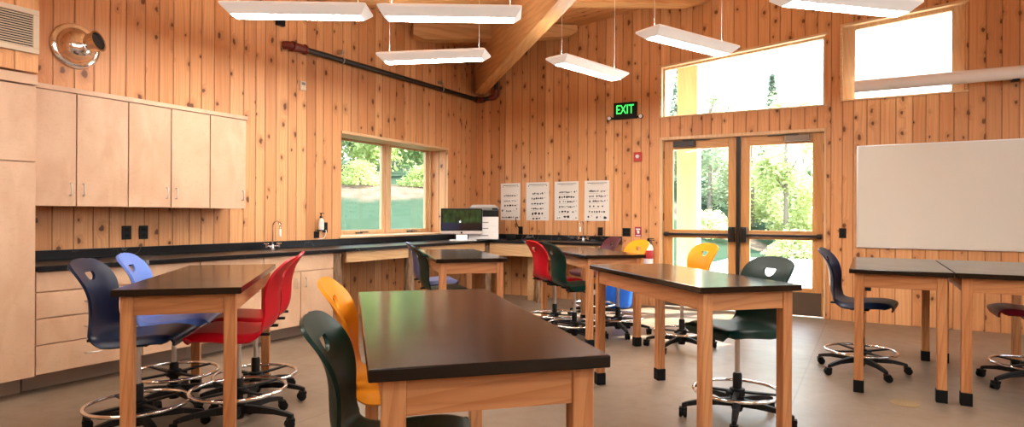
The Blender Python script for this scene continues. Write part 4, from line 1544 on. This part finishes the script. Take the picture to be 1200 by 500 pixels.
def sh_bush(rr):
    a, e, r_ = rr.uniform(0, 6.28), math.acos(rr.uniform(-0.2, 1)), rr.uniform(0.55, 1.0)
    k = 1 + 0.25 * math.sin(3 * a) + 0.2 * math.sin(5 * e)
    return Vector((r_ * k * math.sin(e) * math.cos(a), r_ * k * math.sin(e) * math.sin(a), 0.15 + 0.95 * r_ * math.cos(e)))


def sh_tree(rr):
    cl = int(rr.uniform(0, 24))
    c = random.Random(cl * 7 + 1)
    cz = c.uniform(0.8, 6.8)
    w = 1.0 - 0.10 * max(0.0, cz - 4.0)
    cx, cy = c.uniform(-0.95, 0.95) * w, c.uniform(-0.95, 0.95) * w
    return Vector((cx + rr.gauss(0, 0.24), cy + rr.gauss(0, 0.24), cz + rr.gauss(0, 0.34)))


def sh_conifer(rr):
    z = rr.uniform(0.8, 1.0) if rr.random() < 0.02 else rr.uniform(0.05, 1.0)
    rmax = 1.3 * (1.03 - z)
    a = rr.uniform(0, 6.28)
    r_ = rmax * math.sqrt(rr.random())
    return Vector((r_ * math.cos(a), r_ * math.sin(a), 1.2 + 8 * z - 0.25 * r_))


FM = {'bush': leaves(1, 3000, sh_bush, 0.05), 'tree': leaves(2, 5200, sh_tree, 0.085), 'conifer': leaves(3, 2600, sh_conifer, 0.15)}


def plant(kind, x, y, s, mat, name, label, group, zs=1.0):
    r = empty(name, (x, y, terrain_h(x, y) - 0.02), RNG.uniform(0, 6.28), label, 'tree' if kind != 'bush' else 'shrub', group)
    r.scale = (s, s, s * zs)
    me = FM[kind]
    o = bpy.data.objects.new('foliage', me)
    if not me.materials:
        me.materials.append(mat)
    COL.objects.link(o)
    o.parent = r
    o.material_slots[0].link = 'OBJECT'
    o.material_slots[0].material = mat
    if kind != 'bush':
        h = 7.0 if kind == 'tree' else 9.0
        mb = MB().tube([(0, 0, 0), (0.06, 0.03, h * 0.3), (-0.05, 0.05, h * 0.65), (0.03, 0, h)], [0.13, 0.10, 0.07, 0.02], 9)
        if kind == 'tree':
            for k in range(6):
                z0 = 2.0 + k * 0.75
                a = k * 2.1
                mb.tube([(0, 0, z0), (0.4 * math.cos(a), 0.4 * math.sin(a), z0 + 0.5), (0.8 * math.cos(a), 0.8 * math.sin(a), z0 + 1.2)], [0.05, 0.035, 0.012], 7)
        mb.build('trunk', M['trunk'], r, 0, 60)
    else:
        mb = MB()
        for k in range(5):
            a = k * 1.26
            mb.tube([(0, 0, 0), (0.2 * math.cos(a), 0.2 * math.sin(a), 0.4), (0.45 * math.cos(a), 0.45 * math.sin(a), 0.8)], [0.025, 0.018, 0.008], 6)
        mb.build('stems', M['trunk'], r, 0, 60)
    return r


def at_q(q, s):
    # q: distance along the (-1,1) diagonal, s: along (1,1)
    return ((-q + s) * 0.7071, (q + s) * 0.7071)


# seen through the counter window: a belt of shrubs, then a wood
for k in range(4):
    x, y = at_q(11.4 + (0.3 if k % 2 else 0.0), -3.7 + k * 2.1)
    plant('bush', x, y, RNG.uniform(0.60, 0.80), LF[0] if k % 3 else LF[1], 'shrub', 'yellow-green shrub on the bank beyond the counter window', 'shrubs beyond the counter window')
n_ = 0
for i in range(6):
    for j in range(9):
        x, y = -12.8 - i * 3.55, 4.2 + j * 3.55
        if -2.89 - 0.977 * x - 3.2 < y < -1.27 - 1.278 * x + 2.2:
            n_ += 1
            kind = 'conifer' if (i * 2 + j) % 4 == 1 else 'tree'
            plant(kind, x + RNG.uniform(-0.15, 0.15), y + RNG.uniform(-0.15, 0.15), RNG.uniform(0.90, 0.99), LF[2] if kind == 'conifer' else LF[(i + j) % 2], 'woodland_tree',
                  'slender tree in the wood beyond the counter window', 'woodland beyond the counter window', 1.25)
# seen through the doors and the transom
for k in range(5):
    x = -2.2 + k * 2.75
    plant('bush', x, 13.0 + (k % 2) * 0.8, RNG.uniform(0.85, 0.98), LF_WASHED[0] if k % 3 else LF_WASHED[1], 'shrub', 'sunlit shrub with washed-out daylight painted into its leaves, beyond the paving outside the doors', 'shrubs beyond the doors')
for i in range(4):
    for j in range(7):
        x, y = -9.5 + j * 3.0 + (1.2 if i % 2 else 0), 18.5 + i * 3.2
        if x < 3.3 - 0.28 * y - 2.5 or x > 6.6 + 0.09 * y:
            continue
        kind = 'conifer' if i >= 2 and (i + j * 3) % 4 == 0 else 'tree'
        sc = RNG.uniform(0.78, 0.9)
        plant(kind, x, y, sc, LF_WASHED[2] if kind == 'conifer' else LF_WASHED[(i + j) % 2], 'garden_tree', 'tree with washed-out daylight painted into its leaves, standing beyond the shrubs outside the doors', 'trees beyond the doors', RNG.uniform(0.75, 1.0))

# ------------------------------------------------------------------ light
SUN_DIR = Vector((0.47, 0.55, 0.69)).normalized()
sl = bpy.data.lights.new('sun', 'SUN')
sl.energy = 18.0
sl.angle = math.radians(0.6)
sl.color = (1.0, 0.94, 0.85)
so = bpy.data.objects.new('sun', sl)
COL.objects.link(so)
so.rotation_euler = SUN_DIR.to_track_quat('Z', 'Y').to_euler()
so.location = (6, 10, 14)

w = bpy.data.worlds.new('sky')
scene.world = w
w.use_nodes = True
wt = w.node_tree
wt.nodes.clear()
wo = wt.nodes.new('ShaderNodeOutputWorld')
bg = wt.nodes.new('ShaderNodeBackground')
sk = wt.nodes.new('ShaderNodeTexSky')
sk.sky_type = 'PREETHAM'
sk.sun_direction = SUN_DIR
sk.turbidity = 6.0
mixn = wt.nodes.new('ShaderNodeMix')
mixn.data_type = 'RGBA'
mixn.inputs[0].default_value = 0.75
mixn.inputs[7].default_value = (0.74, 0.87, 1.0, 1)
wt.links.new(sk.outputs[0], mixn.inputs[6])
wt.links.new(mixn.outputs[2], bg.inputs[0])
bg.inputs[1].default_value = 4.6
wt.links.new(bg.outputs[0], wo.inputs[0])

# ------------------------------------------------------------------ camera
F_, CX_, CY_ = 724.0, 608.0, 253.0
th, ro = math.radians(29.6), math.radians(0.3)
fwd = Vector((-math.sin(th), math.cos(th), 0))
r0 = Vector((math.cos(th), math.sin(th), 0))
u0 = Vector((0, 0, 1))
rt = r0 * math.cos(ro) + u0 * math.sin(ro)
upv = -r0 * math.sin(ro) + u0 * math.cos(ro)
cd = bpy.data.cameras.new('camera')
cd.sensor_fit = 'HORIZONTAL'
cd.sensor_width = 36
cd.lens = F_ / 1200 * 36
cd.shift_x = -(CX_ - 600) / 1200
cd.shift_y = (CY_ - 250) / 1200
cd.clip_start = 0.05
cam = bpy.data.objects.new('camera', cd)
COL.objects.link(cam)
mw = Matrix((rt, upv, -fwd)).transposed().to_4x4()
mw.translation = Vector((5.38, -8.15, 1.2))
cam.matrix_world = mw
scene.camera = cam

scene.view_settings.view_transform = 'Standard'
scene.view_settings.look = 'None'
scene.view_settings.gamma = 1.0
scene.view_settings.use_curve_mapping = False
scene.view_settings.exposure = 0.82
scene.cycles.use_denoising = True
scene.cycles.max_bounces = 8
scene.cycles.diffuse_bounces = 5
scene.cycles.transparent_max_bounces = 12
scene.cycles.caustics_reflective = False
scene.cycles.caustics_refractive = False
scene.cycles.sample_clamp_indirect = 8.0
